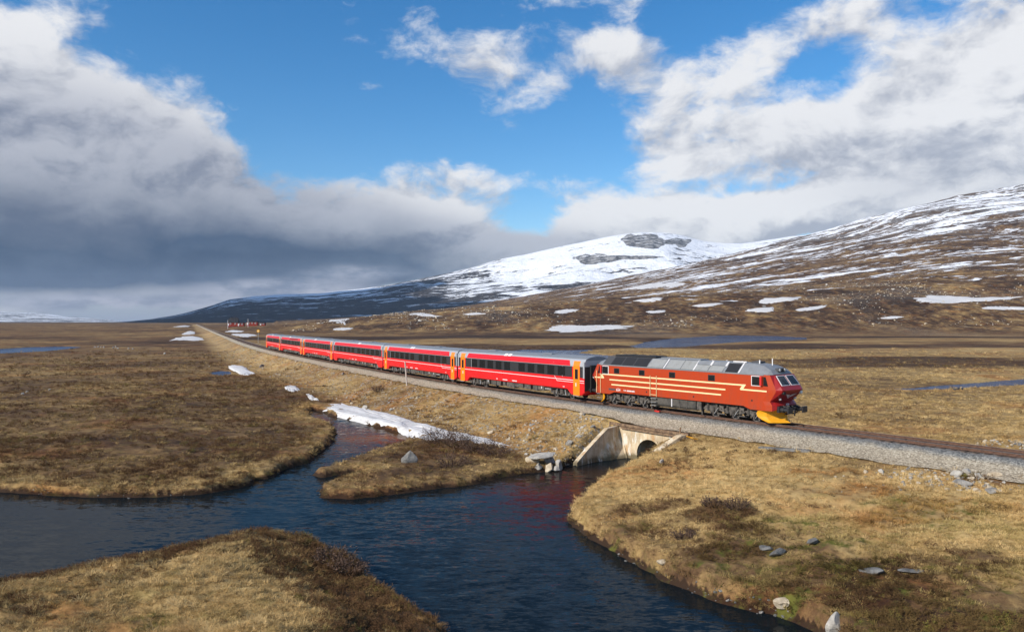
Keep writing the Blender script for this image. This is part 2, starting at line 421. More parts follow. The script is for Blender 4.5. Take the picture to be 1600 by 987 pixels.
class MB:
    """collects polygons of one mesh"""
    def __init__(self): self.v = []; self.f = []; self.mi = []; self.mats = []; self.cur = 0; self.sm = []; self.smooth = False
    def mat(self, m):
        if m not in self.mats: self.mats.append(m)
        self.cur = self.mats.index(m); return self
    def add(self, pts, faces):
        o = len(self.v); self.v += [tuple(p) for p in pts]
        for f in faces:
            self.f.append([i + o for i in f]); self.mi.append(self.cur); self.sm.append(self.smooth)
        return self
    def box(self, c, s, rot=None, taper=1.0):
        hx, hy, hz = s[0] / 2, s[1] / 2, s[2] / 2
        p = [Vector((x * (taper if z > 0 else 1), y * (taper if z > 0 else 1), z)) for z in (-hz, hz) for x, y in ((-hx, -hy), (hx, -hy), (hx, hy), (-hx, hy))]
        if rot is not None: p = [rot @ q for q in p]
        p = [q + Vector(c) for q in p]
        return self.add(p, [(3, 2, 1, 0), (4, 5, 6, 7), (0, 1, 5, 4), (1, 2, 6, 5), (2, 3, 7, 6), (3, 0, 4, 7)])
    def b2(self, x0, x1, y0, y1, z0, z1):
        return self.box(((x0 + x1) / 2, (y0 + y1) / 2, (z0 + z1) / 2), (abs(x1 - x0), abs(y1 - y0), abs(z1 - z0)))
    def tube(self, a, b, r, n=8, r2=None, caps=True):
        a = Vector(a); b = Vector(b); d = (b - a)
        q = d.to_track_quat('Z', 'Y'); r2 = r if r2 is None else r2
        p = []
        for c, rr in ((a, r), (b, r2)):
            for i in range(n):
                t = 2 * math.pi * i / n
                p.append(c + q @ Vector((rr * math.cos(t), rr * math.sin(t), 0)))
        fs = [(i, (i + 1) % n, n + (i + 1) % n, n + i) for i in range(n)]
        if caps: fs += [tuple(range(n - 1, -1, -1)), tuple(range(n, 2 * n))]
        return self.add(p, fs)
    def prism(self, outline, axis, a, b):
        """extrude a 2-D outline along 'x', 'y' or 'z'"""
        def pt(u, v, w): return {'x': (w, u, v), 'y': (u, w, v), 'z': (u, v, w)}[axis]
        n = len(outline)
        p = [pt(u, v, a) for u, v in outline] + [pt(u, v, b) for u, v in outline]
        return self.add(p, [(i, (i + 1) % n, n + (i + 1) % n, n + i) for i in range(n)] + [tuple(range(n - 1, -1, -1)), tuple(range(n, 2 * n))])
    def loft(self, rings, caps=True, closed=True):
        n = len(rings[0]); p = [q for r_ in rings for q in r_]; fs = []
        for k in range(len(rings) - 1):
            for i in range(n if closed else n - 1):
                j = (i + 1) % n
                fs.append((k * n + i, k * n + j, (k + 1) * n + j, (k + 1) * n + i))
        if caps and closed: fs += [tuple(range(n - 1, -1, -1)), tuple(range((len(rings) - 1) * n, len(rings) * n))]
        return self.add(p, fs)
    def mesh(self, name, fix=True):
        me = bpy.data.meshes.new(name)
        me.from_pydata(self.v, [], self.f)
        for m in self.mats: me.materials.append(m)
        me.polygons.foreach_set('material_index', self.mi)
        me.polygons.foreach_set('use_smooth', self.sm)
        if fix:
            import bmesh
            bm = bmesh.new(); bm.from_mesh(me)
            bmesh.ops.recalc_face_normals(bm, faces=bm.faces)
            bm.to_mesh(me); bm.free()
        me.update()
        return me
    def build(self, name, parent=None, loc=None, bevel=0):
        o = bpy.data.objects.new(name, self.mesh(name))
        if loc is not None: o.location = loc
        link(o, parent)
        if bevel:
            md = o.modifiers.new('bevel', 'BEVEL'); md.width = bevel; md.segments = 2; md.limit_method = 'ANGLE'
        return o
def copy_tree(o, parent=None):
    c = o.copy(); COL.objects.link(c)
    if parent is not None: c.parent = parent
    for ch in list(o.children): copy_tree(ch, c)
    return c

# ------------------------------------------------------------------ ground material
def attr(n, name, kind='GEOMETRY'):
    return n.new('ShaderNodeAttribute', {'attribute_name': name, 'attribute_type': kind})
def build_ground_mat():
    m, n, out = material('tundra')
    pos = n.new('ShaderNodeNewGeometry').outputs['Position']
    z = attr(n, 'zone'); sp = n.new('ShaderNodeSeparateXYZ', None, Vector=z.outputs['Vector'])
    straw, stone, moss = sp.outputs
    zs = attr(n, 'zone2'); sp2 = n.new('ShaderNodeSeparateXYZ', None, Vector=zs.outputs['Vector'])
    snow, rock, red = sp2.outputs
    n0 = n.noise(n.vm('MULTIPLY', pos, (1, .55, 1)), .022, 6, .6)
    n1 = n.noise(n.vm('MULTIPLY', pos, (.8, 1.2, 1)), .32, 7, .65, .3)
    n2 = n.noise(n.vm('MULTIPLY', pos, (1, 1, .6)), 1.9, 6, .68)
    n3 = n.noise(pos, 9.0, 5, .7)
    f = n.m('ADD', straw, n.m('ADD', n.m('MULTIPLY', n.m('SUBTRACT', n1, .5), 1.15), n.m('ADD', n.m('MULTIPLY', n.m('SUBTRACT', n2, .5), .95), n.m('MULTIPLY', n.m('SUBTRACT', n0, .5), n.m('ADD', .75, n.m('MULTIPLY', red, .9))))))
    mott = n.noise(n.vm('MULTIPLY', pos, (1, .6, 1)), .11, 9, .72)
    f = n.m('ADD', f, n.m('MULTIPLY', n.m('MULTIPLY', n.m('SUBTRACT', mott, .5), 2.6), n.m('ADD', n.m('MULTIPLY', red, .72), .28)))
    f = n.m('ADD', f, n.m('MULTIPLY', n.m('SUBTRACT', n3, .5), .5), clamp=True)
    c = n.ramp(f, [(0.0, (.036, .021, .013)), (.22, (.090, .050, .026)), (.45, (.165, .100, .046)), (.68, (.285, .187, .078)), (1.0, (.45, .312, .135))])
    hue = n.noise(pos, .11, 4, .6)
    c = n.mix(n.m('MULTIPLY', n.step(hue, .50, .66), .75), c, n.mix(1.0, c, (1.0, .68, .50), 'MULTIPLY'))       # rusty heath
    mo = n.m('MULTIPLY', moss, n.step(n.noise(pos, .8, 6, .65), .50, .66), clamp=True)
    c = n.mix(mo, c, n.mix(n2, (.035, .042, .010), (.16, .15, .03)))
    vor = n.new('ShaderNodeTexVoronoi', {'feature': 'F1'}, Vector=n.vm('ADD', pos, n.vm('SCALE', n.new('ShaderNodeTexNoise', None, Vector=pos, Scale=3.0).outputs[1], None, .25)), Scale=2.6, Randomness=1.0)
    st = n.m('MULTIPLY', stone, n.m('MULTIPLY', n.step(vor.outputs['Distance'], .46, .30), n.step(n.noise(pos, .5, 3), .36, .58)), clamp=True)
    stc = n.mix(n3, (.16, .15, .135), (.47, .44, .38))
    c = n.mix(st, c, stc)
    scree = n.noise(pos, .19, 8, .72)
    c = n.mix(n.m('MULTIPLY', n.m('MULTIPLY', n.step(scree, .58, .66), red), .75, clamp=True), c, n.mix(n2, (.13, .12, .11), (.30, .28, .25)))
    # bare rock and snow on the fells
    rk = n.m('MULTIPLY', rock, n.step(n.noise(n.vm('MULTIPLY', pos, (1, 1, 3)), .012, 8, .68), .40, .56), clamp=True)
    c = n.mix(rk, c, n.mix(n2, (.10, .10, .105), (.22, .21, .205)))
    sv = n.vm('ADD', n.vm('MULTIPLY', pos, (.55, 1.0, 2.2)), (0, 0, 0))
    rotm = n.new('ShaderNodeMapping', None, Vector=pos, Rotation=(0, 0, R(-14)), Scale=(.50, 1.1, 1.0)).outputs[0]
    s1 = n.noise(rotm, .0085, 11, .62, .4)
    s2 = n.noise(rotm, .06, 7, .64, .3)
    sm = n.m('ADD', n.m('ADD', snow, n.m('MULTIPLY', n.m('SUBTRACT', s1, .5), 1.7)), n.m('MULTIPLY', n.m('SUBTRACT', s2, .5), 1.5))
    sm = n.m('MULTIPLY', n.step(sm, .50, .56), n.step(snow, .02, .08))
    c = n.mix(sm, c, (.80, .82, .86))
    hb = n.m('ADD', n.m('MULTIPLY', n2, .6), n.m('MULTIPLY', n3, .35))
    big = n.m('MULTIPLY', n.noise(pos, .075, 10, .68), n.m('MULTIPLY', red, 16.0))      # knolls and gullies on the far slope
    hb = n.m('ADD', hb, big)
    hb = n.m('ADD', hb, n.m('MULTIPLY', st, .5))
    finish(n, out, c, .95, .15, bump=hb, bstr=.8, bdist=.16)
    return m
M_GROUND = build_ground_mat()

# ------------------------------------------------------------------ ground sheet (rings about the origin, finer where near)
def build_ground():
    th_f = np.radians(np.arange(-41, 41.01, .165))
    th = np.concatenate([np.radians(np.arange(-180, -41, 3.5)), th_f, np.radians(np.arange(44, 179, 3.5))])
    rr = np.concatenate([np.geomspace(2.5, 20, 16)[:-1], np.geomspace(20, 130, 350)[:-1], np.geomspace(130, 600, 230)[:-1], np.geomspace(600, 4300, 240)[:-1], np.geomspace(4300, 19500, 24)])
    T, Rr = np.meshgrid(th, rr)
    X = (Rr * np.sin(T)).ravel(); Y = (Rr * np.cos(T)).ravel()
    g, dn, sd, mm, rb, r = terrain(X, Y, True)
    h = hill(X, Y)
    zone, zone2 = zones(X, Y, g, dn, sd, mm, rb, r, h)
    V = np.stack([X, Y, g], 1)
    nt, nr = len(th), len(rr)
    i = np.arange(nr - 1)[:, None] * nt; j = np.arange(nt)[None, :]; j2 = (j + 1) % nt
    Q = np.stack([i + j, i + j2, i + nt + j2, i + nt + j], -1).reshape(-1, 4)[:, ::-1]
    on_hill = (np.hypot(X, Y) > 950) & (h > 26)
    fh = on_hill[Q].all(1)
    for name, faces in (('ground', Q[~fh]), ('mountain_slope', Q[fh])):
        idx, inv = np.unique(faces, return_inverse=True)
        me = grid_mesh(name, V[idx], inv.reshape(-1, 4), M_GROUND)
        set_attr(me, 'zone', zone[idx], 'FLOAT_VECTOR'); set_attr(me, 'zone2', zone2[idx], 'FLOAT_VECTOR')
        o = link(bpy.data.objects.new(name, me)); tag(o, kind='structure')

ZX = {}
def zones(X, Y, g, dn, sd, mm, rb, r, h):
    n1 = fbm(X, Y, 13, 4, 61); n2 = fbm(X, Y, 45, 4, 63)
    straw = .38 + .26 * n2 + .20 * n1 + .12 * fbm(X * .4, Y, 5, 3, 62)
    emb = (np.abs(dn) < 14) & (dn > 0) & ~rb
    k = ss(15, 9, dn) * (dn > 0)
    straw = straw * (1 - k) + (.76 + .24 * n1) * k
    shore = ss(4, .9, sd) * (sd > .3)
    straw = np.where((dn > 0) & ~rb & ~mm, straw + .28 * shore, straw)
    straw = np.where(mm, .58 * ss(0.5, 5, sd) + .10 + .28 * n1 + .16 * fbm(X, Y, 4, 3, 67), straw)
    def patch(lst):
        t_ = np.zeros_like(X)
        for px, py, a_, b_, w_ in lst:
            x_, y_ = W(px, py, -1.6); e_ = ((X - x_) / a_) ** 2 + ((Y - y_) / b_) ** 2
            t_ = np.maximum(t_, w_ * ss(1.25, .35, e_ + .9 * fbm(X, Y, 1.7, 3, 87)))
        return t_
    dark_p = patch([(1190, 690, 2.6, 1.4, .8), (1300, 705, 3.2, 1.3, 1), (1400, 715, 3.4, 1.3, 1), (1480, 735, 3.0, 1.6, 1), (1560, 760, 2.6, 1.8, .9), (1120, 785, 1.6, 1.2, .9), (1160, 800, 1.2, .9, .8), (1060, 840, 1.4, .9, .8), (1010, 770, 2.6, 1.0, .5), (1120, 830, 2, 1, .5), (1215, 870, 1.4, .8, .7), (1360, 895, 1.6, .8, .6), (1500, 860, 3, 1.4, .45), (1450, 930, 4, 1.2, .6), (1560, 940, 3, 1.4, .6), (1180, 930, 2.4, .9, .5), (1330, 950, 2.5, .8, .6)])
    moss_p = patch([(1235, 830, 1.5, .8, 1), (1300, 850, 2.2, 1.0, 1), (1210, 880, 1.6, .7, 1), (1340, 870, 1.4, .8, .9), (980, 790, 2.0, 1.0, .7), (1130, 890, 1.8, .7, .8), (1420, 735, 2.0, .8, .9), (960, 815, 1.6, .8, .7), (1530, 760, 1.6, .8, .9), (230, 950, 1.4, .8, 1)])
    rust_p = patch([(1330, 770, 3.0, 1.6, 1), (1400, 800, 2.8, 1.4, 1), (1290, 745, 2.2, 1.2, .9), (1460, 790, 2.2, 1.2, .8), (1550, 800, 2.4, 1.0, .6), (960, 775, 1.8, .9, .6), (1380, 920, 2, .8, .5)])
    rbx = .94 + .20 * n1 + .10 * n2 - .42 * ss(12, 2.5, sd) * ss(46, 30, Y) - .30 * ss(8, 3, dn)
    rbx = rbx * (1 - .85 * np.clip(dark_p, 0, 1)) * (1 - .35 * np.clip(moss_p, 0, 1)) * (1 - .25 * np.clip(rust_p, 0, 1))
    straw = np.where(rb, rbx, straw)
    fs = dn < 0
    Yw = Y + 70 * fbm(X, Y, 160, 4, 75) + 18 * n1
    me = .68 + .12 * n1 - .50 * ss(.08, .32, fbm(X * .5, Y, 60, 5, 71)) * ss(70, 110, Y) - .22 * ss(330, 520, Yw)
    straw = np.where(fs, me * ss(700, 480, Yw) + (.30 + .24 * fbm(X, Y, 60, 5, 73)) * ss(480, 700, Yw), straw)
    fst = np.where(fs, ss(-10, -4, dn), 0)
    straw = straw * (1 - fst) + .45 * fst
    straw = np.clip(straw - .12 * ss(60, 300, h), 0, 1)
    straw = np.where((sd > -1) & (sd < .16) & (r < 200), -.55, straw)
    stone = np.where(emb, .95 * ss(13, 8, dn), 0)
    # stony shoulder left of the culvert and on the right bank by the track
    dc = np.hypot(X - CUL_P.x - CUL_T.x * 6 - CUL_N.x * 7, Y - CUL_P.y - CUL_T.y * 6 - CUL_N.y * 7)
    stone = np.maximum(stone, 1.3 * ss(7, 2, dc))
    rx, ry = W(1520, 740, -1.3)
    stone = np.maximum(stone, .9 * ss(4.5, 1, np.hypot(X - rx, Y - ry)))
    stone = np.maximum(stone, np.where((Y > 450) & (Y < 1500), .85 * ss(.12, .5, fbm(X, Y, 110, 3, 77)), 0) * ss(-.1, .15, (X / np.maximum(Y, 1)) + .3))
    moss = np.where(rb, .25 + .85 * ss(.0, .4, fbm(X, Y, 7, 3, 81)), np.where(mm, .45, .22)) * (r < 260)
    moss = np.maximum(moss, 1.6 * moss_p * (r < 120))
    rust = np.where(r < 130, rust_p * rb, 0) + np.where((r < 400) & ~rb, .5 * ss(.12, .5, fbm(X, Y, 9, 4, 89)), 0)
    red = ss(480, 640, Y + 90 * fbm(X, Y, 140, 4, 75)) * ss(-2, 5, h + 3 * fbm(X, Y, 60, 4, 76))
    a = CX + F * X / np.maximum(Y, 1)
    snow = np.where(h > 14, .13 + .25 * ss(20, 110, h) + .16 * ss(140, 480, h) + .06 * fbm(X, Y, 300, 3, 83), 0)
    snow = snow * ss(640, 900, a)
    rock = ss(180, 420, h) * .8
    z1 = np.stack([straw, np.clip(stone, 0, 1.3), moss], 1)
    z2 = np.stack([snow, rock, red], 1)
    ZX['rust'] = rust
    return z1, z2
build_ground()

# ------------------------------------------------------------------ far mountains
def build_fell_mat():
    m, n, out = material('snowy_fell')
    pos = n.new('ShaderNodeNewGeometry').outputs['Position']
    a = attr(n, 'zone2'); sp = n.new('ShaderNodeSeparateXYZ', None, Vector=a.outputs['Vector'])
    snow, rock, _ = sp.outputs
    mp = n.new('ShaderNodeMapping', None, Vector=pos, Rotation=(0, 0, R(-20)), Scale=(.38, 1.0, 1.6)).outputs[0]
    s1 = n.noise(mp, .0042, 12, .68, .4); s2 = n.noise(mp, .022, 8, .64, .3)
    v = n.m('ADD', snow, n.m('ADD', n.m('MULTIPLY', n.m('SUBTRACT', s1, .5), 1.9), n.m('MULTIPLY', n.m('SUBTRACT', s2, .5), 1.5)))
    k = n.m('MULTIPLY', n.step(v, .47, .55), n.m('SUBTRACT', 1.0, n.m('MULTIPLY', n.step(rock, .35, .6), n.step(s2, .36, .44))))
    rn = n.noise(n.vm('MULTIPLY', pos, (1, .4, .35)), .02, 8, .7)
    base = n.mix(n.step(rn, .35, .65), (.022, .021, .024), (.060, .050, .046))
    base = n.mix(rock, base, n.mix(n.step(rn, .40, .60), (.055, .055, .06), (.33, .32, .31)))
    c = n.mix(k, base, (.82, .84, .88))
    finish(n, out, c, .9, .15, bump=n.m('ADD', s2, n.m('MULTIPLY', rn, .5)), bstr=.7, bdist=40)
    return m
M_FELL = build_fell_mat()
def fell(name, ridge, y0, y1, y2, rough, seed, cover, cliffs=None):
    """a fell as a height field: rises from y0 to its ridge at y1 and falls off behind to y2"""
    rp = np.array([p[0] for p in ridge], float); rq = np.array([p[1] for p in ridge], float)
    na, nr = 520, 200
    a = np.linspace(rp[0], rp[-1], na); t = np.concatenate([np.linspace(0, 1, 150), 1 + np.linspace(0, 1, nr - 149)[1:]])
    A, T = np.meshgrid(a, t)
    Yd = np.where(T <= 1, y0 + (y1 - y0) * T, y1 + (y2 - y1) * (T - 1))
    e = np.maximum((YH - np.interp(A, rp, rq)) / F, -.002)
    X = (A - CX) / F * Yd
    prof = np.where(T <= 1, np.clip(T, 0, 1) ** 1.15, 1 - .9 * (T - 1) ** 1.3)
    H = (e * y1 + CAMZ) * prof
    H = H + rough * fbm(X, Yd, 1500, 6, seed) * np.sin(np.clip(T, 0, 1) * math.pi) ** .8 * np.clip(H, 0, 500) / 500 * .55 + fbm(A, T * 0, 60, 4, seed + 9) * 10 * np.clip(prof, 0, 1) * (H > 30)
    H[0] = -40; H[-1] = -40
    H[:, 0] = np.minimum(H[:, 0], -40); H[:, -1] = np.minimum(H[:, -1], H[:, -2])
    sn = cover(A, T, X, Yd, H); rk = np.zeros_like(sn)
    if cliffs:
        py = YH - (H - CAMZ) / Yd * F
        for (cx_, cy_, rx_, ry_) in cliffs:
            q = ((A - cx_) / rx_) ** 2 + ((py - cy_) / ry_) ** 2
            rk = np.maximum(rk, ss(1.5, .5, q + .9 * fbm(A, py, 12, 3, 5)))
    V = np.stack([X, Yd, H], -1).reshape(-1, 3)
    i = np.arange(nr - 1)[:, None] * na; j = np.arange(na - 1)[None, :]
    Q = np.stack([i + j, i + j + 1, i + na + j + 1, i + na + j], -1).reshape(-1, 4)
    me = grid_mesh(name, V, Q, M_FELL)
    set_attr(me, 'zone2', np.stack([sn, rk, rk * 0], -1).reshape(-1, 3), 'FLOAT_VECTOR')
    return tag(link(bpy.data.objects.new(name, me)), kind='structure')
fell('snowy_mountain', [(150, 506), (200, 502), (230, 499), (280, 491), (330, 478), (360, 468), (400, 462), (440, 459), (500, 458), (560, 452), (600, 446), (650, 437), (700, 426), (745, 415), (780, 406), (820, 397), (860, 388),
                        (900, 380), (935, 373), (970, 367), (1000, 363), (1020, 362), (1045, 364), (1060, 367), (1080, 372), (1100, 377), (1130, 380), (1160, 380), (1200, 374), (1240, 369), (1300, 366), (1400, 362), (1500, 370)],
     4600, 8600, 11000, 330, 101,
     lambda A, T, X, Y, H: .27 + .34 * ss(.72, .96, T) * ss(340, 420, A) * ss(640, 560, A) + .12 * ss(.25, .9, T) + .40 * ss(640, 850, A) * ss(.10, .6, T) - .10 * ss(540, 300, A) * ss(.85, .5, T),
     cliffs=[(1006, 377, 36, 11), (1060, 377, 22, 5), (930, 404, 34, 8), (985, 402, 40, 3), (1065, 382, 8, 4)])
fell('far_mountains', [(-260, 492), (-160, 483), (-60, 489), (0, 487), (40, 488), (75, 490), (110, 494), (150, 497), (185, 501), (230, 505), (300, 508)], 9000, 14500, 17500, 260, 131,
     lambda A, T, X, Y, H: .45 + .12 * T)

# ------------------------------------------------------------------ water
def build_water_mat():
    m, n, out = material('river_water')
    pos = n.new('ShaderNodeNewGeometry').outputs['Position']
    b = attr(n, 'bed').outputs['Vector']
    fl = n.vm('MULTIPLY', pos, (1, 1, 0))
    mp = n.new('ShaderNodeMapping', None, Vector=fl, Rotation=(0, 0, R(20)), Scale=(.42, 1.25, 1)).outputs[0]
    w1 = n.noise(mp, 1.5, 3, .5, .4)
    w2 = n.noise(n.new('ShaderNodeMapping', None, Vector=fl, Rotation=(0, 0, R(-8)), Scale=(.6, 1.4, 1)).outputs[0], 4.5, 3, .5, .2)
    calm = n.step(n.noise(fl, .05, 4, .55, .6), .36, .62, .35, 1.0)
    v1 = n.new('ShaderNodeTexNoise', None, Vector=mp, Scale=2.0, Detail=3.0, Roughness=.5, Distortion=.4).outputs[1]
    v2 = n.new('ShaderNodeTexNoise', None, Vector=n.new('ShaderNodeMapping', None, Vector=fl, Rotation=(0, 0, R(-10)), Scale=(.5, 1.5, 1)).outputs[0], Scale=6.5, Detail=3.0, Roughness=.55).outputs[1]
    v = n.vm('ADD', n.vm('MULTIPLY', n.vm('SUBTRACT', v1, (.5, .5, .5)), (.18, .38, 0)), n.vm('MULTIPLY', n.vm('SUBTRACT', v2, (.5, .5, .5)), (.18, .40, 0)))
    sc_ = n.new('ShaderNodeVectorMath', {'operation': 'SCALE'}); n.t.links.new(v, sc_.inputs[0]); n.t.links.new(calm, sc_.inputs['Scale'])
    bp = n.new('ShaderNodeVectorMath', {'operation': 'NORMALIZE'}); n.t.links.new(n.vm('ADD', sc_.outputs[0], (0, 0, 1)), bp.inputs[0])
    fr = n.new('ShaderNodeFresnel', None, IOR=1.33, Normal=bp.outputs[0]).outputs[0]
    df = n.new('ShaderNodeBsdfDiffuse', None, Color=b)
    gl = n.new('ShaderNodeBsdfGlossy', None, Color=(1, 1, 1, 1), Roughness=.07, Normal=bp.outputs[0])
    mx = n.new('ShaderNodeMixShader', None, Fac=n.m('MULTIPLY', fr, .42))          # mirroring of the sky weakened in the shader to imitate a polarising filter
    n.t.links.new(df.outputs[0], mx.inputs[1]); n.t.links.new(gl.outputs[0], mx.inputs[2])
    n.t.links.new(mx.outputs[0], out.inputs[0])
    return m
M_WATER = build_water_mat()
def build_water():
    xs = np.concatenate([np.arange(-420, -60, 30.), np.arange(-60, 26, .5), [30, 40, 60]])
    ys = np.concatenate([[-110, -60, -20, 0, 10], np.arange(18, 112, .5), [120, 140]])
    X, Y = np.meshgrid(xs, ys)
    # what lies under the surface: peaty dark depths, rust stained shallows
    red = np.zeros_like(X)
    for px, py, rx, ry, w in ((880, 752, 4.5, 2.4, .34), (850, 766, 3.5, 1.6, .20), (930, 742, 3.5, 2.5, .30), (600, 684, 5, 3.5, 1.2), (560, 672, 5, 4.5, .8), (635, 684, 3, 2, 1.2), (500, 650, 3, 3, .8), (545, 700, 3, 4, .4)):
        cx_, cy_ = W(px, py, WATER)
        red = np.maximum(red, w * np.exp(-((X - cx_) / rx) ** 2 - ((Y - cy_) / ry) ** 2))
    red *= .75 + .5 * fbm(X, Y, 4, 3, 91)
    red = np.clip(red, 0, 1)[..., None]
    bed = np.array([.006, .010, .013]) * (1 - red) + np.array([.125, .056, .018]) * red
    V = np.stack([X, Y, np.full_like(X, WATER)], -1).reshape(-1, 3)
    na = len(xs)
    i = np.arange(len(ys) - 1)[:, None] * na; j = np.arange(na - 1)[None, :]
    Q = np.stack([i + j, i + j + 1, i + na + j + 1, i + na + j], -1).reshape(-1, 4)
    me = grid_mesh('river_water', V, Q, M_WATER)
    set_attr(me, 'bed', bed.reshape(-1, 3), 'FLOAT_VECTOR')
    tag(link(bpy.data.objects.new('river_water', me)), kind='structure')
    for pl, lev, name, _ in PONDS:
        P = np.array(pl); x0, y0 = P.min(0) - 4; x1, y1 = P.max(0) + 4
        me = grid_mesh(name + '_water', np.array([(x0, y0, lev), (x1, y0, lev), (x1, y1, lev), (x0, y1, lev)]), np.array([[0, 1, 2, 3]]), M_WATER)
        set_attr(me, 'bed', np.tile([.026, .066, .140], (4, 1)), 'FLOAT_VECTOR')  # blue of the reflected sky put into the flat water colour
        tag(link(bpy.data.objects.new(name + '_water', me)), kind='structure')
build_water()

# ------------------------------------------------------------------ materials of built things
M_RAIL = noisy('rail_steel', (.075, .040, .028), (.14, .075, .05), 6, .6, .2)
M_RAILTOP = paint('rail_head', (.32, .31, .30), .28, .2, 0, .9)
M_SLEEPER = noisy('sleeper_wood', (.050, .036, .028), (.13, .095, .070), 5, .9, .5, .02)
M_CONC = None
def build_concrete():
    m, n, out = material('old_concrete')
    tc = n.new('ShaderNodeTexCoord').outputs['Object']
    a = n.noise(tc, 1.3, 7, .65); b = n.noise(n.vm('MULTIPLY', tc, (2.2, 2.2, .30)), 1.5, 5, .6); g = n.noise(tc, 22, 4, .7)
    c = n.mix(n.step(a, .3, .7), (.40, .31, .20), (.64, .53, .37))
    c = n.mix(n.m('MULTIPLY', n.step(b, .50, .68), .7), c, (.44, .24, .10))
    zz = n.new('ShaderNodeSeparateXYZ', None, Vector=tc).outputs[2]
    c = n.mix(n.m('MULTIPLY', n.step(n.m('ADD', zz, n.m('MULTIPLY', n.m('SUBTRACT', a, .5), .6)), -3.05, -3.45), .8), c, (.075, .065, .035))
    c = n.mix(n.m('MULTIPLY', n.step(n.noise(n.vm('MULTIPLY', tc, (3.4, 3.4, .22)), 1.9, 4, .6), .60, .70), .75), c, (.10, .085, .07))
    c = n.mix(n.m('MULTIPLY', n.step(n.noise(n.vm('MULTIPLY', tc, (2, 2, .6)), 1.1, 4), .57, .66), .7), c, (.74, .71, .64))
    finish(n, out, c, .9, .2, bump=n.m('ADD', a, n.m('MULTIPLY', g, .3)), bstr=.5, bdist=.04)
    return m
M_CONC = build_concrete()
M_TIMBER = noisy('weathered_timber', (.10, .062, .042), (.26, .17, .10), 4, .9, .5, .02)
M_POST = noisy('grey_post', (.36, .31, .27), (.55, .49, .43), 5, .9, .4)
M_YELL = paint('yellow_paint', (.80, .36, .010), .4, .15, .2)
M_SIGN = paint('signal_yellow', (.70, .34, .02), .5, .2, .1)
M_LOCO = paint('loco_red_brown', (.40, .041, .006), .38, .34, .12, 0, (.10, .05, .03))
M_LOCO_SHADE = paint('loco_front_shade_red', (.30, .010, .010), .38, .15, .12)  # body red darkened for the nose faces, their shade put into the colour
M_CREAM = paint('cream_stripe', (.83, .63, .34), .4, .1, .2)
M_ROOFG = paint('roof_grey', (.20, .21, .225), .5, .6, .1, 0, (.08, .075, .07))
M_ROOFP = paint('roof_panel_grey', (.27, .275, .27), .5, .7, .1, 0, (.13, .11, .09))
M_ROOFD = paint('roof_sooty', (.055, .056, .062), .6, .2, 0)
M_BLACK = paint('grille_black', (.015, .015, .017), .6, .2, 0)
M_BOGIE = noisy('bogie_grime', (.045, .040, .036), (.13, .115, .10), 3, .75, .3)
M_TANK = noisy('tank_grime', (.042, .039, .035), (.095, .086, .074), 1.6, .7, .2)
M_WHEEL = noisy('wheel_steel', (.06, .05, .045), (.15, .13, .115), 4, .55, .2)
M_STEEL = paint('bright_steel', (.55, .54, .52), .35, .25, 0, .6)
M_BUFFER = paint('buffer_black', (.02, .02, .023), .4, .2, .1)
M_RUB = paint('window_rubber', (.03, .03, .03), .5, .1, 0)
M_FRAME = paint('window_frame_pale', (.62, .60, .60), .35, .1, .2)
M_CRED = paint('coach_red', (.72, .010, .011), .36, .26, .10, 0, (.25, .02, .02))
M_CANT = paint('coach_cant_red', (.62, .006, .011), .36, .10, .08, 0, (.25, .02, .02))
M_SILV = paint('coach_silver', (.42, .43, .45), .35, .3, .2, .2)
M_CROOF = paint('coach_roof', (.20, .215, .24), .5, .5, .1, 0, (.10, .095, .09))
M_ORANGE = paint('door_orange', (.90, .22, .006), .35, .08, .3)
M_BAND = paint('window_band', (.030, .030, .033), .35, .15, .1)
M_WHITE = paint('white_line', (.80, .78, .77), .4, .05, .1)
M_REDD = paint('signal_red', (.55, .02, .015), .4, .1, .2)
M_LAMP = paint('lamp_glass', (.75, .74, .70), .12, .05, .5)
def build_glass():
    m, n, out = material('dark_glass')
    b = finish(n, out, (.012, .014, .016), .06, .6)
    return m
M_GLASS = build_glass()
def build_ballast():
    m, n, out = material('ballast_stone')
    pos = n.new('ShaderNodeNewGeometry').outputs['Position']
    v = n.new('ShaderNodeTexVoronoi', {'feature': 'F1'}, Vector=pos, Scale=11.0)
    v2 = n.new('ShaderNodeTexVoronoi', {'feature': 'F1'}, Vector=pos, Scale=24.0)
    h = attr(n, 'fresh').outputs['Fac']
    rnd = n.new('ShaderNodeSeparateColor', None, Color=v.outputs['Color']).outputs[0]
    rnd2 = n.new('ShaderNodeSeparateColor', None, Color=v2.outputs['Color']).outputs[1]
    f = n.m('ADD', n.m('MULTIPLY', rnd, .6), n.m('MULTIPLY', rnd2, .4))
    new = n.ramp(f, [(0, (.05, .057, .06)), (.35, (.135, .145, .147)), (.7, (.235, .24, .235)), (1, (.42, .41, .38))])
    old = n.ramp(f, [(0, (.13, .105, .072)), (.35, (.31, .26, .19)), (.7, (.47, .405, .305)), (1, (.64, .57, .45))])
    c = n.mix(h, old, new)
    stn = attr(n, 'stain').outputs['Fac']
    c = n.mix(n.m('MULTIPLY', stn, n.step(n.noise(pos, 1.1, 5, .65), .30, .62, .35, 1.0)), c, n.mix(f, (.035, .022, .015), (.20, .125, .080)))
    hb = n.m('SUBTRACT', 1.0, n.m('ADD', v.outputs['Distance'], n.m('MULTIPLY', v2.outputs['Distance'], .5)))
    finish(n, out, c, .95, .2, bump=hb, bstr=.9, bdist=.06)
    return m
M_BALLAST = build_ballast()
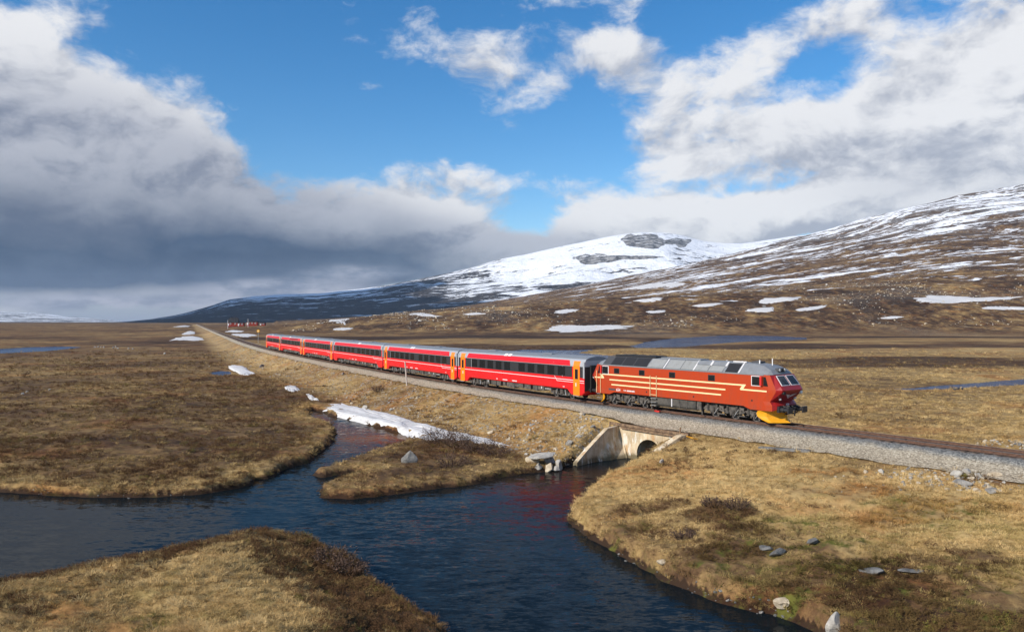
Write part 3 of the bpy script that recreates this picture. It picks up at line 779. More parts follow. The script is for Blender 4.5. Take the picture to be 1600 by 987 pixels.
def build_rock_mat(name, c1, c2, lich):
    m, n, out = material(name)
    tc = n.new('ShaderNodeTexCoord').outputs['Object']
    a = n.noise(tc, 2.4, 7, .68); b = n.noise(tc, 9, 5, .7)
    c = n.mix(n.step(a, .32, .68), c1, c2)
    c = n.mix(n.m('MULTIPLY', n.step(b, .56, .66), .6), c, lich)
    finish(n, out, c, .92, .2, bump=n.m('ADD', a, n.m('MULTIPLY', b, .5)), bstr=.6, bdist=.08)
    return m
M_ROCK = build_rock_mat('grey_rock', (.13, .125, .12), (.32, .30, .27), (.06, .057, .05))
M_ROCKW = build_rock_mat('warm_rock', (.34, .27, .19), (.56, .48, .36), (.20, .15, .09))
M_ROCKD = build_rock_mat('lichen_rock', (.085, .082, .078), (.22, .215, .205), (.035, .035, .034))
M_ROCKP = build_rock_mat('pale_rock', (.30, .275, .245), (.47, .44, .39), (.20, .18, .15))
def build_snow():
    m, n, out = material('old_snow')
    pos = n.new('ShaderNodeNewGeometry').outputs['Position']
    a = n.noise(pos, .9, 7, .65); b = n.noise(pos, 5, 5, .7)
    c = n.mix(n.m('MULTIPLY', n.step(n.m('ADD', n.m('MULTIPLY', a, .6), n.m('MULTIPLY', b, .4)), .46, .66), .55), (.60, .59, .59), (.30, .275, .25))
    finish(n, out, c, .85, .2, bump=n.m('ADD', a, n.m('MULTIPLY', b, .5)), bstr=.6, bdist=.10)
    return m
M_SNOW = build_snow()

def text_mesh(txt, size, mat, name):
    if not txt:                                          # a line of lettering too small to read: a row of short strokes
        b = MB().mat(mat); x = -size * 2.6; rs = random.Random(5)
        while x < size * 2.6:
            w = size * rs.uniform(.16, .42); b.box((x + w / 2, 0, 0), (w, size * .62, .006)); x += w + size * .14
        return b.mesh(name)
    cu = bpy.data.curves.new(name, 'FONT'); cu.body = txt; cu.size = size; cu.extrude = .004; cu.align_x = 'CENTER'; cu.align_y = 'CENTER'; cu.resolution_u = 2
    o = bpy.data.objects.new(name, cu); COL.objects.link(o)
    bpy.context.view_layer.update()
    me = bpy.data.meshes.new_from_object(o.evaluated_get(bpy.context.evaluated_depsgraph_get()))
    bpy.data.objects.remove(o); bpy.data.curves.remove(cu)
    me.materials.clear(); me.materials.append(mat); me.name = name
    return me

# ------------------------------------------------------------------ track
def ballast():
    ss_ = np.concatenate([np.arange(s_of_y(8), s_of_y(300), .6), np.arange(s_of_y(300), s_of_y(2300), 6.)])
    ofs = [-4.6, -3.9, -3.0, -2.2, -1.75, -.9, 0, .9, 1.75, 2.3, 2.9, 3.6, 4.3, 5.0]
    V = []; fr = []
    for s in ss_:
        p, t, nn = track_at(s)
        q0 = p
        wide = float(ss(CUL_S + 10, CUL_S + 1, s))                       # the gravel shoulder is broader from the culvert on
        bulge = float(ss(6.5, 4.4, abs(s - CUL_S)))
        for k, o in enumerate(ofs):
            if o > 1.75: o2 = 1.75 + (o - 1.75) * (.42 + .27 * wide)
            else: o2 = o
            if k in (0, 1, 12, 13): o2 += .35 * (float(vnoise(np.array([q0.x * .9]), np.array([q0.y * .9]), 15)[0]) - .5)
            ao = abs(o2)
            z = -.185 - max(0, ao - 1.75) * (.36 if o2 < 0 else .34)
            if 4.2 < o2: z -= (o2 - 4.2) * .5 * (1 - bulge)
            if bulge > .3 and o2 > FACE_D - .12: o2 = FACE_D - .12 + (k - 12) * .01; z = -1.12 - (k == 13) * .4
            q = p + nn * o2
            e = float(vnoise(np.array([q.x * 3.1]), np.array([q.y * 3.1]), 5)[0] - .5) * .07
            V.append((q.x, q.y, z + e * (.45 + .55 * (ao > .8))))
            fr.append(float(1 - ss(1.9, 2.5, abs(o2) + .35 * float(vnoise(np.array([q.x * 1.3]), np.array([q.y * 1.3]), 9)[0] - .5))) * float(ss(CUL_S + 40, CUL_S + 8, s) * .85 + .15))
    V = np.array(V); na = len(ofs)
    i = np.arange(len(ss_) - 1)[:, None] * na; j = np.arange(na - 1)[None, :]
    Q = np.stack([i + j, i + na + j, i + na + j + 1, i + j + 1], -1).reshape(-1, 4)
    me = grid_mesh('ballast', V, Q[:, ::-1], M_BALLAST)
    set_attr(me, 'fresh', np.array(fr)); set_attr(me, 'stain', np.tile([.1, .1, 0, 0, .15, .8, .9, .8, .25, 0, 0, .1, .2, .3], len(ss_)))
    tag(link(bpy.data.objects.new('ballast', me)), kind='structure')
ballast()
def track():
    root = empty('railway_track', track_at(CUL_S)[0])
    tag(root, 'single railway track with rusty rails running under the red train into the distance', 'railway track')
    o0 = Vector(root.location)
    prof = [(-.07, -.17), (.07, -.17), (.07, -.15), (.012, -.13), (.012, -.045), (.036, -.035), (.036, -.003), (-.036, -.003), (-.036, -.035), (-.012, -.045), (-.012, -.13), (-.07, -.15)]
    ss_ = list(np.arange(s_of_y(8), s_of_y(300), 2.)) + list(np.arange(s_of_y(300), s_of_y(2290), 15.))
    for side in (.7525, -.7525):
        b = MB().mat(M_RAIL); rings = []
        for s in ss_:
            p, t, nn = track_at(s)
            rings.append([p + nn * (side + u) + Vector((0, 0, w)) - o0 for u, w in prof])
        b.loft(rings)
        b.mat(M_RAILTOP); top = []
        for s in ss_:
            p, t, nn = track_at(s)
            top.append([p + nn * (side + u) + Vector((0, 0, w)) - o0 for u, w in ((-.03, -.002), (.03, -.002), (.03, .002), (-.03, .002))])
        b.loft(top)
        b.build('rail', root)
    sb = MB().mat(M_SLEEPER).box((0, 0, -.235), (.24, 2.5, .15))
    for y in (-.7525, .7525): sb.mat(M_RAIL).box((0, y, -.157), (.17, .34, .012))
    me = sb.mesh('sleeper')
    s0 = s_of_y(36)
    for k in range(298):
        p, t, nn = track_at(s0 + k * .62)
        o = bpy.data.objects.new('sleeper', me); link(o, root)
        o.location = p - o0 + Vector((0, 0, random.uniform(-.012, .012)))
        o.rotation_euler = (0, 0, math.atan2(t.y, t.x) + random.uniform(-.015, .015))
    b = MB().mat(M_SLEEPER)
    for k in list(range(-40, 0)) + list(range(298, 900)):
        p, t, nn = track_at(s0 + k * .62)
        b.box(p - o0 + Vector((0, 0, -.235)), (.24, 2.5, .15), Matrix.Rotation(math.atan2(t.y, t.x), 3, 'Z'))
    tag(b.build('far_sleepers', root), kind='stuff')
track()

# ------------------------------------------------------------------ culvert
def culvert():
    ang = math.atan2(-CUL_T.y, -CUL_T.x)          # local x along the track towards the right, local -y towards the camera side
    root = empty('culvert', (CUL_P.x, CUL_P.y, 0), (0, 0, ang))
    tag(root, 'old concrete arch culvert with splayed wing walls under the railway', 'culvert')
    zb, zt, hw = WATER - 1.2, -1.14, 4.0
    # the headwall: outline with arched opening, extruded through the embankment
    r, zs = 1.32, WATER + .52
    arch = [(r * math.cos(t), zs + r * .92 * math.sin(t)) for t in np.linspace(0, math.pi, 15)]
    b = MB().mat(M_CONC)
    y0, y1 = -FACE_D, 4.6
    inner = [(r, zb)] + arch + [(-r, zb)]
    outer = [(hw, zb), (hw, zs)] + [(hw if t < .45 else (-hw if t > math.pi - .45 else hw * 1.0 * math.cos(t) / math.cos(.45)), zt if .45 <= t <= math.pi - .45 else zs + (zt - zs) * (t / .45 if t < .45 else (math.pi - t) / .45)) for t in np.linspace(0, math.pi, 15)][1:-1] + [(-hw, zs), (-hw, zb)]
    n = len(inner)
    assert len(outer) == n, (len(outer), n)
    P = [(x, y0, z) for x, z in inner] + [(x, y0, z) for x, z in outer] + [(x, y1, z) for x, z in inner] + [(x, y1, z) for x, z in outer]
    fs = []
    for k in range(n - 1):
        fs += [(k, k + 1, n + k + 1, n + k), (2 * n + k, 3 * n + k, 3 * n + k + 1, 2 * n + k + 1), (k, 2 * n + k, 2 * n + k + 1, k + 1), (n + k, n + k + 1, 3 * n + k + 1, 3 * n + k)]
    b.add(P, fs); b.build('headwall', root)
    # raised ring round the opening
    b = MB().mat(M_CONC)
    P = []; m = len(arch)
    for y in (y0 - .035, y0 + .05):
        for s in (1.0, 1.15): P += [(x * s, y, zs + (z - zs) * s) for x, z in arch]
    fs = []
    for k in range(m - 1): fs += [(k, k + 1, m + k + 1, m + k), (k, 2 * m + k, 2 * m + k + 1, k + 1), (m + k, m + k + 1, 3 * m + k + 1, 3 * m + k)]
    b.add(P, fs); b.build('arch_ring', root)
    # wing walls
    def wing(pts_top, th, nrm, foot=None):
        b = MB().mat(M_CONC); P = []
        nx, ny = nrm
        for k, (x, y, z) in enumerate(pts_top):
            fx, fy = (x - nx * .12, y - ny * .12) if foot is None else foot[k]
            P += [(x, y, z), (x + nx * th, y + ny * th, z), (x + nx * th * 1.3, y + ny * th * 1.3, zb), (fx, fy, zb)]
        fs = []
        for k in range(len(pts_top) - 1):
            o = k * 4
            fs += [(o, o + 4, o + 5, o + 1), (o + 1, o + 5, o + 6, o + 2), (o + 3, o + 2, o + 6, o + 7), (o, o + 3, o + 7, o + 4)]
        e = (len(pts_top) - 1) * 4
        fs += [(0, 1, 2, 3), (e, e + 3, e + 2, e + 1)]
        b.add(P, fs)
        b.build('wing_wall', root)
    inv = (Matrix.Translation((CUL_P.x, CUL_P.y, 0)) @ Matrix.Rotation(ang, 4, 'Z')).inverted()
    f = W(899, 726, WATER); lf = inv @ Vector((f[0], f[1], 0))
    st = Vector((-3.7, -FACE_D - .02, 0)); sb_ = Vector((-1.75, -FACE_D - .16, 0))
    L = []; FT = []
    for k, zz in ((0, -1.16), (.30, -1.2), (.50, -1.72), (.78, -2.5), (1.0, WATER + .42), (1.05, WATER + .25)):
        q = st + (lf - st) * k; L.append((q.x, q.y, zz)); w_ = sb_ + (lf - sb_) * k; FT.append((w_.x, w_.y - .05))
    d = (lf - st).normalized()
    wing(L, .35, (-d.y if -d.y > 0 else d.y, abs(d.x)), FT)
    g = W(988, 741, WATER); lg = inv @ Vector((g[0], g[1], 0))
    st = Vector((3.4, -FACE_D - .02, 0)); Rr = []
    for k, zz in ((0, -.98), (.15, -1.05), (.6, -2.0), (1.0, WATER + .55), (1.06, WATER + .2)):
        q = st + (lg - st) * k; Rr.append((q.x, q.y, zz))
    wing(Rr, .55, (1, 0))
    # timber beam that holds the ballast back, on stubs
    b = MB().mat(M_TIMBER).box((-.1, -FACE_D - .10, -1.01), (8.3, .22, .2)); b.build('beam', root)
    b = MB().mat(M_TIMBER).box((.2, -FACE_D - .06, -1.235), (6.4, .26, .16)).build('lower_beam', root)
    for x, z in ((-4.2, -1.3), (3.3, -.95)):
        MB().mat(M_TIMBER).tube((x, -FACE_D - .26, z - .45), (x + .03, -FACE_D - .22, z + .45), .06, 8).build('stake', root)
    b = MB().mat(M_SIGN).box((4.25, -FACE_D - .2, -1.14), (1.5, .14, .06), Matrix.Rotation(.12, 3, 'Y')).build('loose_board', root)
culvert()

# ------------------------------------------------------------------ train
def side_sign(mb, f):
    for sy in (-1, 1): f(sy)

def wheelset(b, x, r, y=.75):
    for sy in (-1, 1):
        b.mat(M_WHEEL).tube((x, sy * (y - .07), r), (x, sy * (y + .06), r), r, 22)
        b.mat(M_BOGIE).tube((x, sy * (y + .06), r), (x, sy * (y + .09), r), r * .72, 18)
        b.mat(M_WHEEL).tube((x, sy * (y + .09), r), (x, sy * (y + .12), r), r * .28, 12)
    b.mat(M_WHEEL).tube((x, -.7, r), (x, .7, r), .09, 10)

def bogie_loco(parent, x0):
    root_b = MB().mat(M_BOGIE)
    for sy in (-1, 1):
        y = sy * 1.10
        root_b.prism([(-2.75, .62), (-2.5, .86), (-1.5, .92), (-1.2, .74), (-.7, .74), (-.4, .92), (.4, .92), (.7, .74), (1.2, .74), (1.5, .92), (2.5, .86), (2.75, .62), (2.6, .50), (1.2, .56), (.6, .44), (-.6, .44), (-1.2, .56), (-2.6, .50)], 'y', y - .07, y + .07)
        for ax in (-1.85, 0, 1.85):
            root_b.box((ax, sy * 1.2, .53), (.34, .16, .36))
            root_b.tube((ax, sy * 1.26, .53), (ax, sy * 1.33, .53), .13, 12)
            for k in (-.42, .42):
                for z in np.arange(.50, .98, .09): root_b.tube((ax + k, sy * 1.18, z), (ax + k, sy * 1.18, z + .05), .105, 10)
                root_b.box((ax + k, sy * 1.18, .46), (.26, .24, .05))
            root_b.mat(M_STEEL).tube((ax + .25, sy * 1.3, .30), (ax + .62, sy * 1.3, .78), .025, 6); root_b.mat(M_BOGIE)
        for ax in (-.92, .92):
            root_b.tube((ax - .2, sy * 1.27, .95), (ax + .25, sy * 1.27, .62), .055, 8)
            root_b.box((ax, sy * 1.24, .34), (.55, .10, .07)); root_b.box((ax, sy * 1.2, .83), (.36, .2, .2))
        root_b.box((-2.9, sy * 1.05, .33), (.12, .2, .5)); root_b.box((2.9, sy * 1.05, .33), (.12, .2, .5))
    root_b.box((0, 0, .62), (5.2, 1.5, .22))
    bg = root_b.build('bogie', parent, (x0, 0, 0))
    for ax in (-1.85, 0, 1.85):
        w = MB(); wheelset(w, 0, .535); w.build('wheelset', bg, (ax, 0, 0))

def locomotive(root):
    E = 3.50                                            # eave height
    # ---- body shell: rings at several heights, same points in each
    lev = [  # z mid, z end, nose x, corner x, nose half-width
        (1.15, .95, 9.42, 9.15, 1.22), (1.45, 1.36, 9.42, 9.15, 1.22), (1.66, 1.62, 9.14, 8.98, 1.15), (2.28, 2.28, 9.84, 9.42, 1.24), (2.46, 2.46, 9.90, 9.46, 1.26), (2.72, 2.72, 9.74, 9.36, 1.25), (E, E, 9.12, 8.98, 1.16)]
    rings = []
    for zm, ze, xn, xc, wn in lev:
        zf = max(ze, 1.2)
        half = [(6.75, -1.5, zm), (7.35, -1.5, ze), (xc - .55, -1.5, ze), (xc, -1.44, ze), (xn - .05, -wn + .04, (ze + zf) / 2), (xn, -wn + .25, zf)]
        oth = [(x, -y, z) for x, y, z in reversed(half)]
        front = half + oth
        rear = [(-x, -y, z) for x, y, z in front]
        rings.append(front + rear)
    b = MB().mat(M_LOCO); b.loft(rings, caps=False); b.b2(-9.0, 9.0, -1.40, 1.40, 1.22, 1.26)
    body = b.build('body', root)
    for p in body.data.polygons:
        c = p.center
        if abs(p.normal.x) > .45 and abs(c.x) > 8.6:
            if M_LOCO_SHADE.name not in [m.name for m in body.data.materials]: body.data.materials.append(M_LOCO_SHADE)
            p.material_index = 1
    # ---- roof: sloping sides, flat top, raked cab ends
    rr = []
    for x, z, wy, wz in ((-9.10, 0, 1.16, 0), (-8.85, .30, 1.02, .28), (-8.1, .55, .85, .55), (-7.2, .72, .76, .72), (7.2, .72, .76, .72), (8.1, .60, .85, .60), (8.75, .33, 1.0, .33), (9.06, .03, 1.12, .03)):
        e = 1.5 if abs(x) < 8.5 else (1.44 if abs(x) < 8.9 else 1.14)
        rr.append([(x, -e, E + .004), (x, -(e + wy) / 2 - .02, E + wz * .5 + .015), (x, -wy, E + wz), (x, -.3, E + wz + .04), (x, .3, E + wz + .04), (x, wy, E + wz), (x, (e + wy) / 2 + .02, E + wz * .5 + .015), (x, e, E + .004)])
    b = MB().mat(M_ROOFG); b.loft(rr)
    roof = b.build('roof', root)
    MB().mat(M_ROOFG).b2(-8.5, 8.5, -1.525, -1.49, E - .06, E + .03).b2(-8.5, 8.5, 1.49, 1.525, E - .06, E + .03).build('gutter', root)
    # sloping roof panels and grilles (both sides)
    def slope(x0, x1, u0, u1, mat, name, th=.05, proud=.045):
        for sy in (-1, 1):
            A = Vector((0, 1.5, E)); B = Vector((0, .76, E + .72))
            nrm = Vector((0, .72, .74)).normalized()
            P = []
            for pr in (proud - th, proud):
                for x, u in ((x0, u0), (x1, u0), (x1, u1), (x0, u1)):
                    q = A + (B - A) * u + nrm * pr; P.append((x, sy * q.y, q.z))
            MB().mat(mat).add(P, [(3, 2, 1, 0), (4, 5, 6, 7), (0, 1, 5, 4), (1, 2, 6, 5), (2, 3, 7, 6), (3, 0, 4, 7)]).build(name, roof)
    slope(-8.2, -2.9, .0, 1.0, M_ROOFD, 'sooty_panel', .05, .03)
    for x0, x1 in ((-7.2, -5.95), (-5.85, -4.55), (-4.45, -2.95)): slope(x0, x1, .04, .94, M_BLACK, 'grille')
    for x0, x1 in ((-2.75, -1.15), (-.8, .72), (.78, 2.05)): slope(x0, x1, .03, .92, M_ROOFP, 'roof_panel')
    for x0, x1 in ((2.15, 3.45), (3.55, 4.85)):
        slope(x0, x1, .03, .56, M_ROOFP, 'roof_panel'); slope(x0 - .04, x1 + .04, .61, .97, M_ROOFG, 'roof_hatch', .05, .06)
    slope(5.1, 6.2, .05, .9, M_BLACK, 'grille')
    for x in (-1.0, 2.1, 6.35): slope(x - .06, x + .06, .0, 1.0, M_FRAME, 'roof_rib', .04, .05)
    for x in (3.5, 4.95): slope(x - .09, x + .09, .56, 1.0, M_FRAME, 'roof_rib', .04, .08)
    b = MB().mat(M_BLACK).b2(-7.4, -2.6, -.72, .72, E + .74, E + .90); b.build('exhaust_housing', root, bevel=.03)
    for x in (-6.2, -5.0, -3.8): MB().mat(M_BLACK).tube((x, 0, E + .90), (x, 0, E + .93), .48, 24).build('fan', root)
    MB().mat(M_ROOFD).b2(-8.0, -7.1, -.5, .5, E + .74, E + .82).build('roof_box', root)
    MB().mat(M_ROOFG).b2(-2.2, 2.0, -.5, .5, E + .75, E + .84).build('roof_box', root, bevel=.02)
    MB().mat(M_FRAME).b2(5.2, 6.4, -.62, -.5, E + .755, E + .85).build('roof_rail', root)
    MB().mat(M_ROOFD).b2(6.6, 7.3, -.3, .4, E + .75, E + .87).build('roof_box', root)
    MB().mat(M_WHITE).tube((7.35, -.35, E + .72), (7.35, -.35, E + .98), .045, 8).build('horn', root)
    MB().mat(M_WHITE).tube((8.15, .05, E + .5), (8.15, .05, E + 1.12), .035, 8).build('antenna', root)
    hl = MB().mat(M_ROOFD).box((8.86, 0, E + .33), (.30, .95, .26)).build('headlight_housing', root, bevel=.05)
    for y in (-.3, 0, .3):
        MB().mat(M_LAMP if y else M_BLACK).tube((9.0, y, E + .33), (9.04, y, E + .33), .105, 14).build('headlight', hl)
    # ---- side windows
    for sy in (-1, 1):
        for x in (-6.45, -3.45, -.1, 3.85):
            o = MB().mat(M_RUB).box((x, sy * 1.503, 3.02), (.66, .03, .46)).build('side_window', root, bevel=.012)
            MB().mat(M_GLASS).box((x, sy * 1.517, 3.02), (.55, .02, .36)).build('pane', o)
        for ex in (-1, 1):
            o = MB().mat(M_FRAME).b2(ex * 7.45, ex * 8.28, sy * 1.49, sy * 1.518, 2.66, 3.40).build('cab_window', root, bevel=.01)
            MB().mat(M_GLASS).b2(ex * 7.52, ex * 8.22, sy * 1.5, sy * 1.528, 2.72, 3.35).build('pane', o)
            P = [(8.46, 2.70), (8.86, 2.70), (8.66, 3.36), (8.46, 3.36)]
            MB().mat(M_GLASS).prism([(ex * u, v) for u, v in P], 'y', sy * 1.46, sy * 1.512).build('quarter_light', root)
            o = MB().mat(M_REDD).b2(ex * 8.24, ex * 8.42, sy * 1.5, sy * 1.66, 2.70, 3.40).build('mirror', root, bevel=.03)
        # stripes
        st = MB().mat(M_CREAM)
        def line(x0, x1, z, h=.108):
            st.b2(x0, x1, sy * 1.5, sy * 1.508, z - h / 2, z + h / 2)
        line(-8.35, 6.75, 2.66); line(-7.35, 5.15, 2.22); line(-7.1, 4.75, 1.80)
        for ex in (-1, 1):
            P = [(6.72, 2.7225), (7.0, 2.7225), (6.72, 2.34), (6.44, 2.34)] if ex > 0 else [(-8.36, 2.7225), (-8.64, 2.7225), (-8.3, 2.34), (-8.02, 2.34)]
            if sy > 0 or True: st.prism(P, 'y', sy * 1.5, sy * 1.509)
        line(6.5, 8.75, 2.34); line(-9.25, -8.05, 2.34)
        st.build('stripe', root)
        # steps and handrails
        for xa, xb, z0, z1 in ((-8.95, -8.45, 1.0, 2.95), (-2.45, -1.75, 1.15, 2.85)):
            hr = MB().mat(M_CREAM)
            for x in (xa, xb): hr.tube((x, sy * 1.56, z0), (x, sy * 1.56, z1), .024, 6)
            hr.build('handrail', root)
            for z in ((1.28, .98, .68, .42) if xa > -5 else (.55, .9)):
                MB().mat(M_STEEL if z < 1.1 else M_CREAM).box(((xa + xb) / 2, sy * 1.5, z), (xb - xa - .1, .16, .035)).build('step', root)
        MB().mat(M_LOCO).b2(-2.42, -1.78, sy * 1.5, sy * 1.506, 1.2, 3.1).build('engine_room_door', root)
        MB().mat(M_ROOFD).b2(-7.45, -6.6, sy * 1.5, sy * 1.507, 1.30, 1.46).build('data_plate', root)
        for x, z in ((-2.9, 1.45), (2.1, 1.45), (7.5, 1.6), (-4.6, 1.42)): MB().mat(M_BLACK).box((x, sy * 1.5, z), (.13, .014, .13)).build('filler_cap', root)
        for txt, x, h in (('654', -6.25, .26), ('NSB', -5.45, .13), ('', -4.75, .13)):
            o = link(bpy.data.objects.new('lettering', text_mesh(txt, h * 1.35, M_WHITE, 'lettering')), root)
            o.location = (sy * -1 * 0 + x, sy * 1.505, 1.38); o.rotation_euler = (R(90), 0, 0 if sy < 0 else math.pi)
    # ---- windscreens
    for ex in (-1, 1):
        def fp(u, v, off):          # u across, v between sill and eave, on the raked front
            zz = 2.72 + (E - 2.72) * v; xx = 9.74 + (9.12 - 9.74) * v
            nrm = Vector((.78, 0, .62)).normalized()
            return (ex * (xx + nrm.x * off), u * ex, zz + nrm.z * off)
        for u0, u1, ub0, ub1 in ((-1.02, -.07, -1.08, -.07), (.07, 1.02, .07, 1.08)):
            def quad(m_, a, off0, off1):
                q = [(ub0 + a if ub0 < 0 else ub0 + a, .06 + a * .8), (ub1 - a, .06 + a * .8), (u1 - a - (0 if u1 < .5 else .02), .93 - a * .8), (u0 + a + (0 if u0 > -.5 else .02), .93 - a * .8)]
                P = [fp(u, v, off0) for u, v in q] + [fp(u, v, off1) for u, v in q]
                return MB().mat(m_).add(P, [(3, 2, 1, 0), (4, 5, 6, 7), (0, 1, 5, 4), (1, 2, 6, 5), (2, 3, 7, 6), (3, 0, 4, 7)])
            o = quad(M_FRAME, 0, -.02, .022).build('windscreen', root)
            quad(M_GLASS, .065, 0, .032).build('pane', o)
            w = MB().mat(M_BLACK).tube(fp((u0 + u1) / 2 + .2, .05, .05), fp((u0 + u1) / 2 - .1, .55, .05), .014, 6).build('wiper', o)
        # front furniture
        for y in (-1.02, 1.02): MB().mat(M_BLACK if y * ex < 0 else M_LAMP).tube((ex * 9.74, y, 2.26), (ex * 9.90, y, 2.26), .12, 14).build('marker_lamp', root)
        for y in (-.9, .9): MB().mat(M_LAMP).tube((ex * 9.36, y, 1.80), (ex * 9.5, y, 1.80), .07, 12).build('tail_lamp', root)
        MB().mat(M_BUFFER).box((ex * 9.44, 0, 1.08), (.2, 2.3, .42)).build('buffer_beam', root)
        for y in (-.88, .88):
            bf = MB().mat(M_BUFFER); bf.tube((ex * 9.5, y, 1.06), (ex * 10.18, y, 1.06), .15, 14).tube((ex * 9.46, y, 1.06), (ex * 9.8, y, 1.06), .2, 14)
            bf.box((ex * 10.22, y, 1.06), (.10, .56, .44)); bf.build('buffer', root, bevel=.02)
        cp = MB().mat(M_BUFFER); cp.box((ex * 9.62, 0, 1.02), (.3, .36, .3)); cp.tube((ex * 9.7, 0, 1.02), (ex * 10.02, 0, .98), .07, 8); cp.tube((ex * 10.0, 0, 1.05), (ex * 10.0, 0, .62), .05, 8); cp.build('coupling', root)
        hs = MB().mat(M_BLACK)
        for y in (-.45, -.3, .3, .45, -.62, .62):
            pts = [Vector((ex * 9.55, y, 1.28)), Vector((ex * 9.75, y * 1.05, 1.15)), Vector((ex * 9.78, y * 1.1, .85)), Vector((ex * 9.6, y, .7))]
            for a_, b_ in zip(pts, pts[1:]): hs.tube(a_, b_, .035, 6)
        hs.build('hoses', root)
        hs = MB().mat(M_TANK)
        for y in (-.72, .72, -.2, .22): hs.tube((ex * 9.55, y, 1.33), (ex * 9.72, y, 1.24), .04, 6)
        hs.build('hose_taps', root)
        # snow plough
        b = MB().mat(M_YELL)
        rows = []
        for k, (z, push, cut) in enumerate(((.99, .04, .30), (.90, -.04, .06), (.74, -.10, 0), (.50, -.12, .10), (.28, -.04, .42), (.09, .12, .80))):
            w = [(8.05 + cut * .75, -1.52 + cut * .28), (8.62 + cut * .2, -1.2 + cut * .1), (9.12, -.6), (9.5, 0), (9.12, .6), (8.62 + cut * .2, 1.2 - cut * .1), (8.05 + cut * .75, 1.52 - cut * .28)]
            rows.append([(ex * (x + push), y, z) for x, y in w])
        back = [[(x - ex * .05, y, z) for x, y, z in r_] for r_ in rows]
        b.loft(rows, closed=False); b.loft(back, closed=False)
        pl = b.build('snow_plough', root)
        bl = MB().mat(M_YELL)
        for sy in (-1, 1): bl.add([(ex * 9.66, 0, .085), (ex * 8.90, sy * 1.12, .085), (ex * 8.86, sy * 1.12, .16), (ex * 9.62, 0, .16)], [(0, 1, 2, 3)])
        bl.build('blade_edge', pl)
        MB().mat(M_BOGIE).b2(ex * 8.0, ex * 8.75, -.9, .9, .4, .62).build('plough_bracket', root)
        if ex > 0:
            # winged badge and number on the nose
            bd = MB().mat(M_WHITE)
            nx = Vector((.72, 0, -.69))
            def np_(u, v, off=.012): return (9.20 + .64 * v + .72 * off, u, 1.60 + .68 * v - .69 * off)
            for sy in (-1, 1):
                for k in range(4):
                    v0 = .80 - k * .075
                    bd.add([np_(sy * .10, v0 - .10), np_(sy * (.62 - .11 * k), v0), np_(sy * (.62 - .11 * k), v0 + .045), np_(sy * .10, v0 - .05)], [(0, 1, 2, 3)])
            for k in range(12):
                a0, a1 = k * math.pi / 6, (k + 1) * math.pi / 6
                bd.add([np_(.12 * math.cos(a0), .52 + .17 * math.sin(a0)), np_(.12 * math.cos(a1), .52 + .17 * math.sin(a1)), np_(.07 * math.cos(a1), .52 + .10 * math.sin(a1)), np_(.07 * math.cos(a0), .52 + .10 * math.sin(a0))], [(0, 1, 2, 3)])
            bd.build('winged_badge', root)
            o = link(bpy.data.objects.new('number', text_mesh('654', .26, M_WHITE, 'number')), root)
            o.location = (9.43, 0, 1.38); o.rotation_euler = (R(90), 0, R(90))
    # ---- underframe
    t = MB().mat(M_TANK); t.prism([(-1.22, .36), (1.22, .36), (1.36, .55), (1.36, 1.12), (-1.36, 1.12), (-1.36, .55)], 'x', -2.55, 2.2); t.build('fuel_tank', root)
    for sy in (-1, 1):
        MB().mat(M_FRAME).box((-.25, sy * 1.375, .78), (.10, .03, .62)).build('sight_gauge', root)
        for x in (.55, 1.3): MB().mat(M_BOGIE).box((x, sy * 1.375, .78), (.05, .03, .64)).build('tank_strap', root)
        MB().mat(M_BOGIE).b2(2.3, 2.75, sy * 1.0, sy * 1.36, .45, 1.1).build('battery_box', root)
    MB().mat(M_BOGIE).b2(-8.6, 8.6, -1.0, 1.0, .86, 1.16).build('underframe', root)
    bogie_loco(root, -5.55); bogie_loco(root, 5.55)

def place(root, s0, s1):
    """stand a vehicle on the track between two arc lengths, front towards s0"""
    a, _, _ = track_at(s0 + (s1 - s0) * .18); b, _, _ = track_at(s0 + (s1 - s0) * .82)
    c = (a + b) / 2; d = a - b
    root.location = c; root.rotation_euler = (0, 0, math.atan2(d.y, d.x))

# arc length of the front buffers, then of each coupling
LEN_L, LEN_C = 20.6, 25.3
S_FRONT = s_of_y(54.6) - .3
loco = empty('diesel_locomotive')
tag(loco, 'red brown diesel locomotive with cream stripes and yellow snow plough leading the train', 'locomotive')
locomotive(loco)
place(loco, S_FRONT, S_FRONT + LEN_L)

def bogie_coach(parent, x0):
    b = MB().mat(M_BOGIE)
    for sy in (-1, 1):
        y = sy * 1.05
        b.prism([(-1.75, .62), (-.8, .62), (-.5, .42), (.5, .42), (.8, .62), (1.75, .62), (1.75, .50), (.9, .48), (.55, .30), (-.55, .30), (-.9, .48), (-1.75, .50)], 'y', y - .06, y + .06)
        for ax in (-1.25, 1.25):
            b.box((ax, sy * 1.13, .46), (.30, .14, .26)); b.mat(M_WHEEL).tube((ax, sy * 1.18, .46), (ax, sy * 1.24, .46), .12, 12).mat(M_BOGIE)
            b.tube((ax - .35, sy * 1.14, .40), (ax - .35, sy * 1.14, .72), .10, 10); b.tube((ax + .35, sy * 1.14, .40), (ax + .35, sy * 1.14, .72), .10, 10)
            b.mat(M_STEEL).tube((ax + .5 * (1 if ax < 0 else -1), sy * 1.2, .34), (ax + .62 * (1 if ax < 0 else -1), sy * 1.2, .82), .04, 8).mat(M_BOGIE)
        b.tube((0, sy * 1.05, .42), (0, sy * 1.05, .86), .22, 14)
    b.box((0, 0, .52), (.5, 2.0, .2))
    bg = b.build('bogie', parent, (x0, 0, 0))
    for ax in (-1.25, 1.25):
        w = MB(); wheelset(w, 0, .46); w.build('wheelset', bg, (ax, 0, 0))

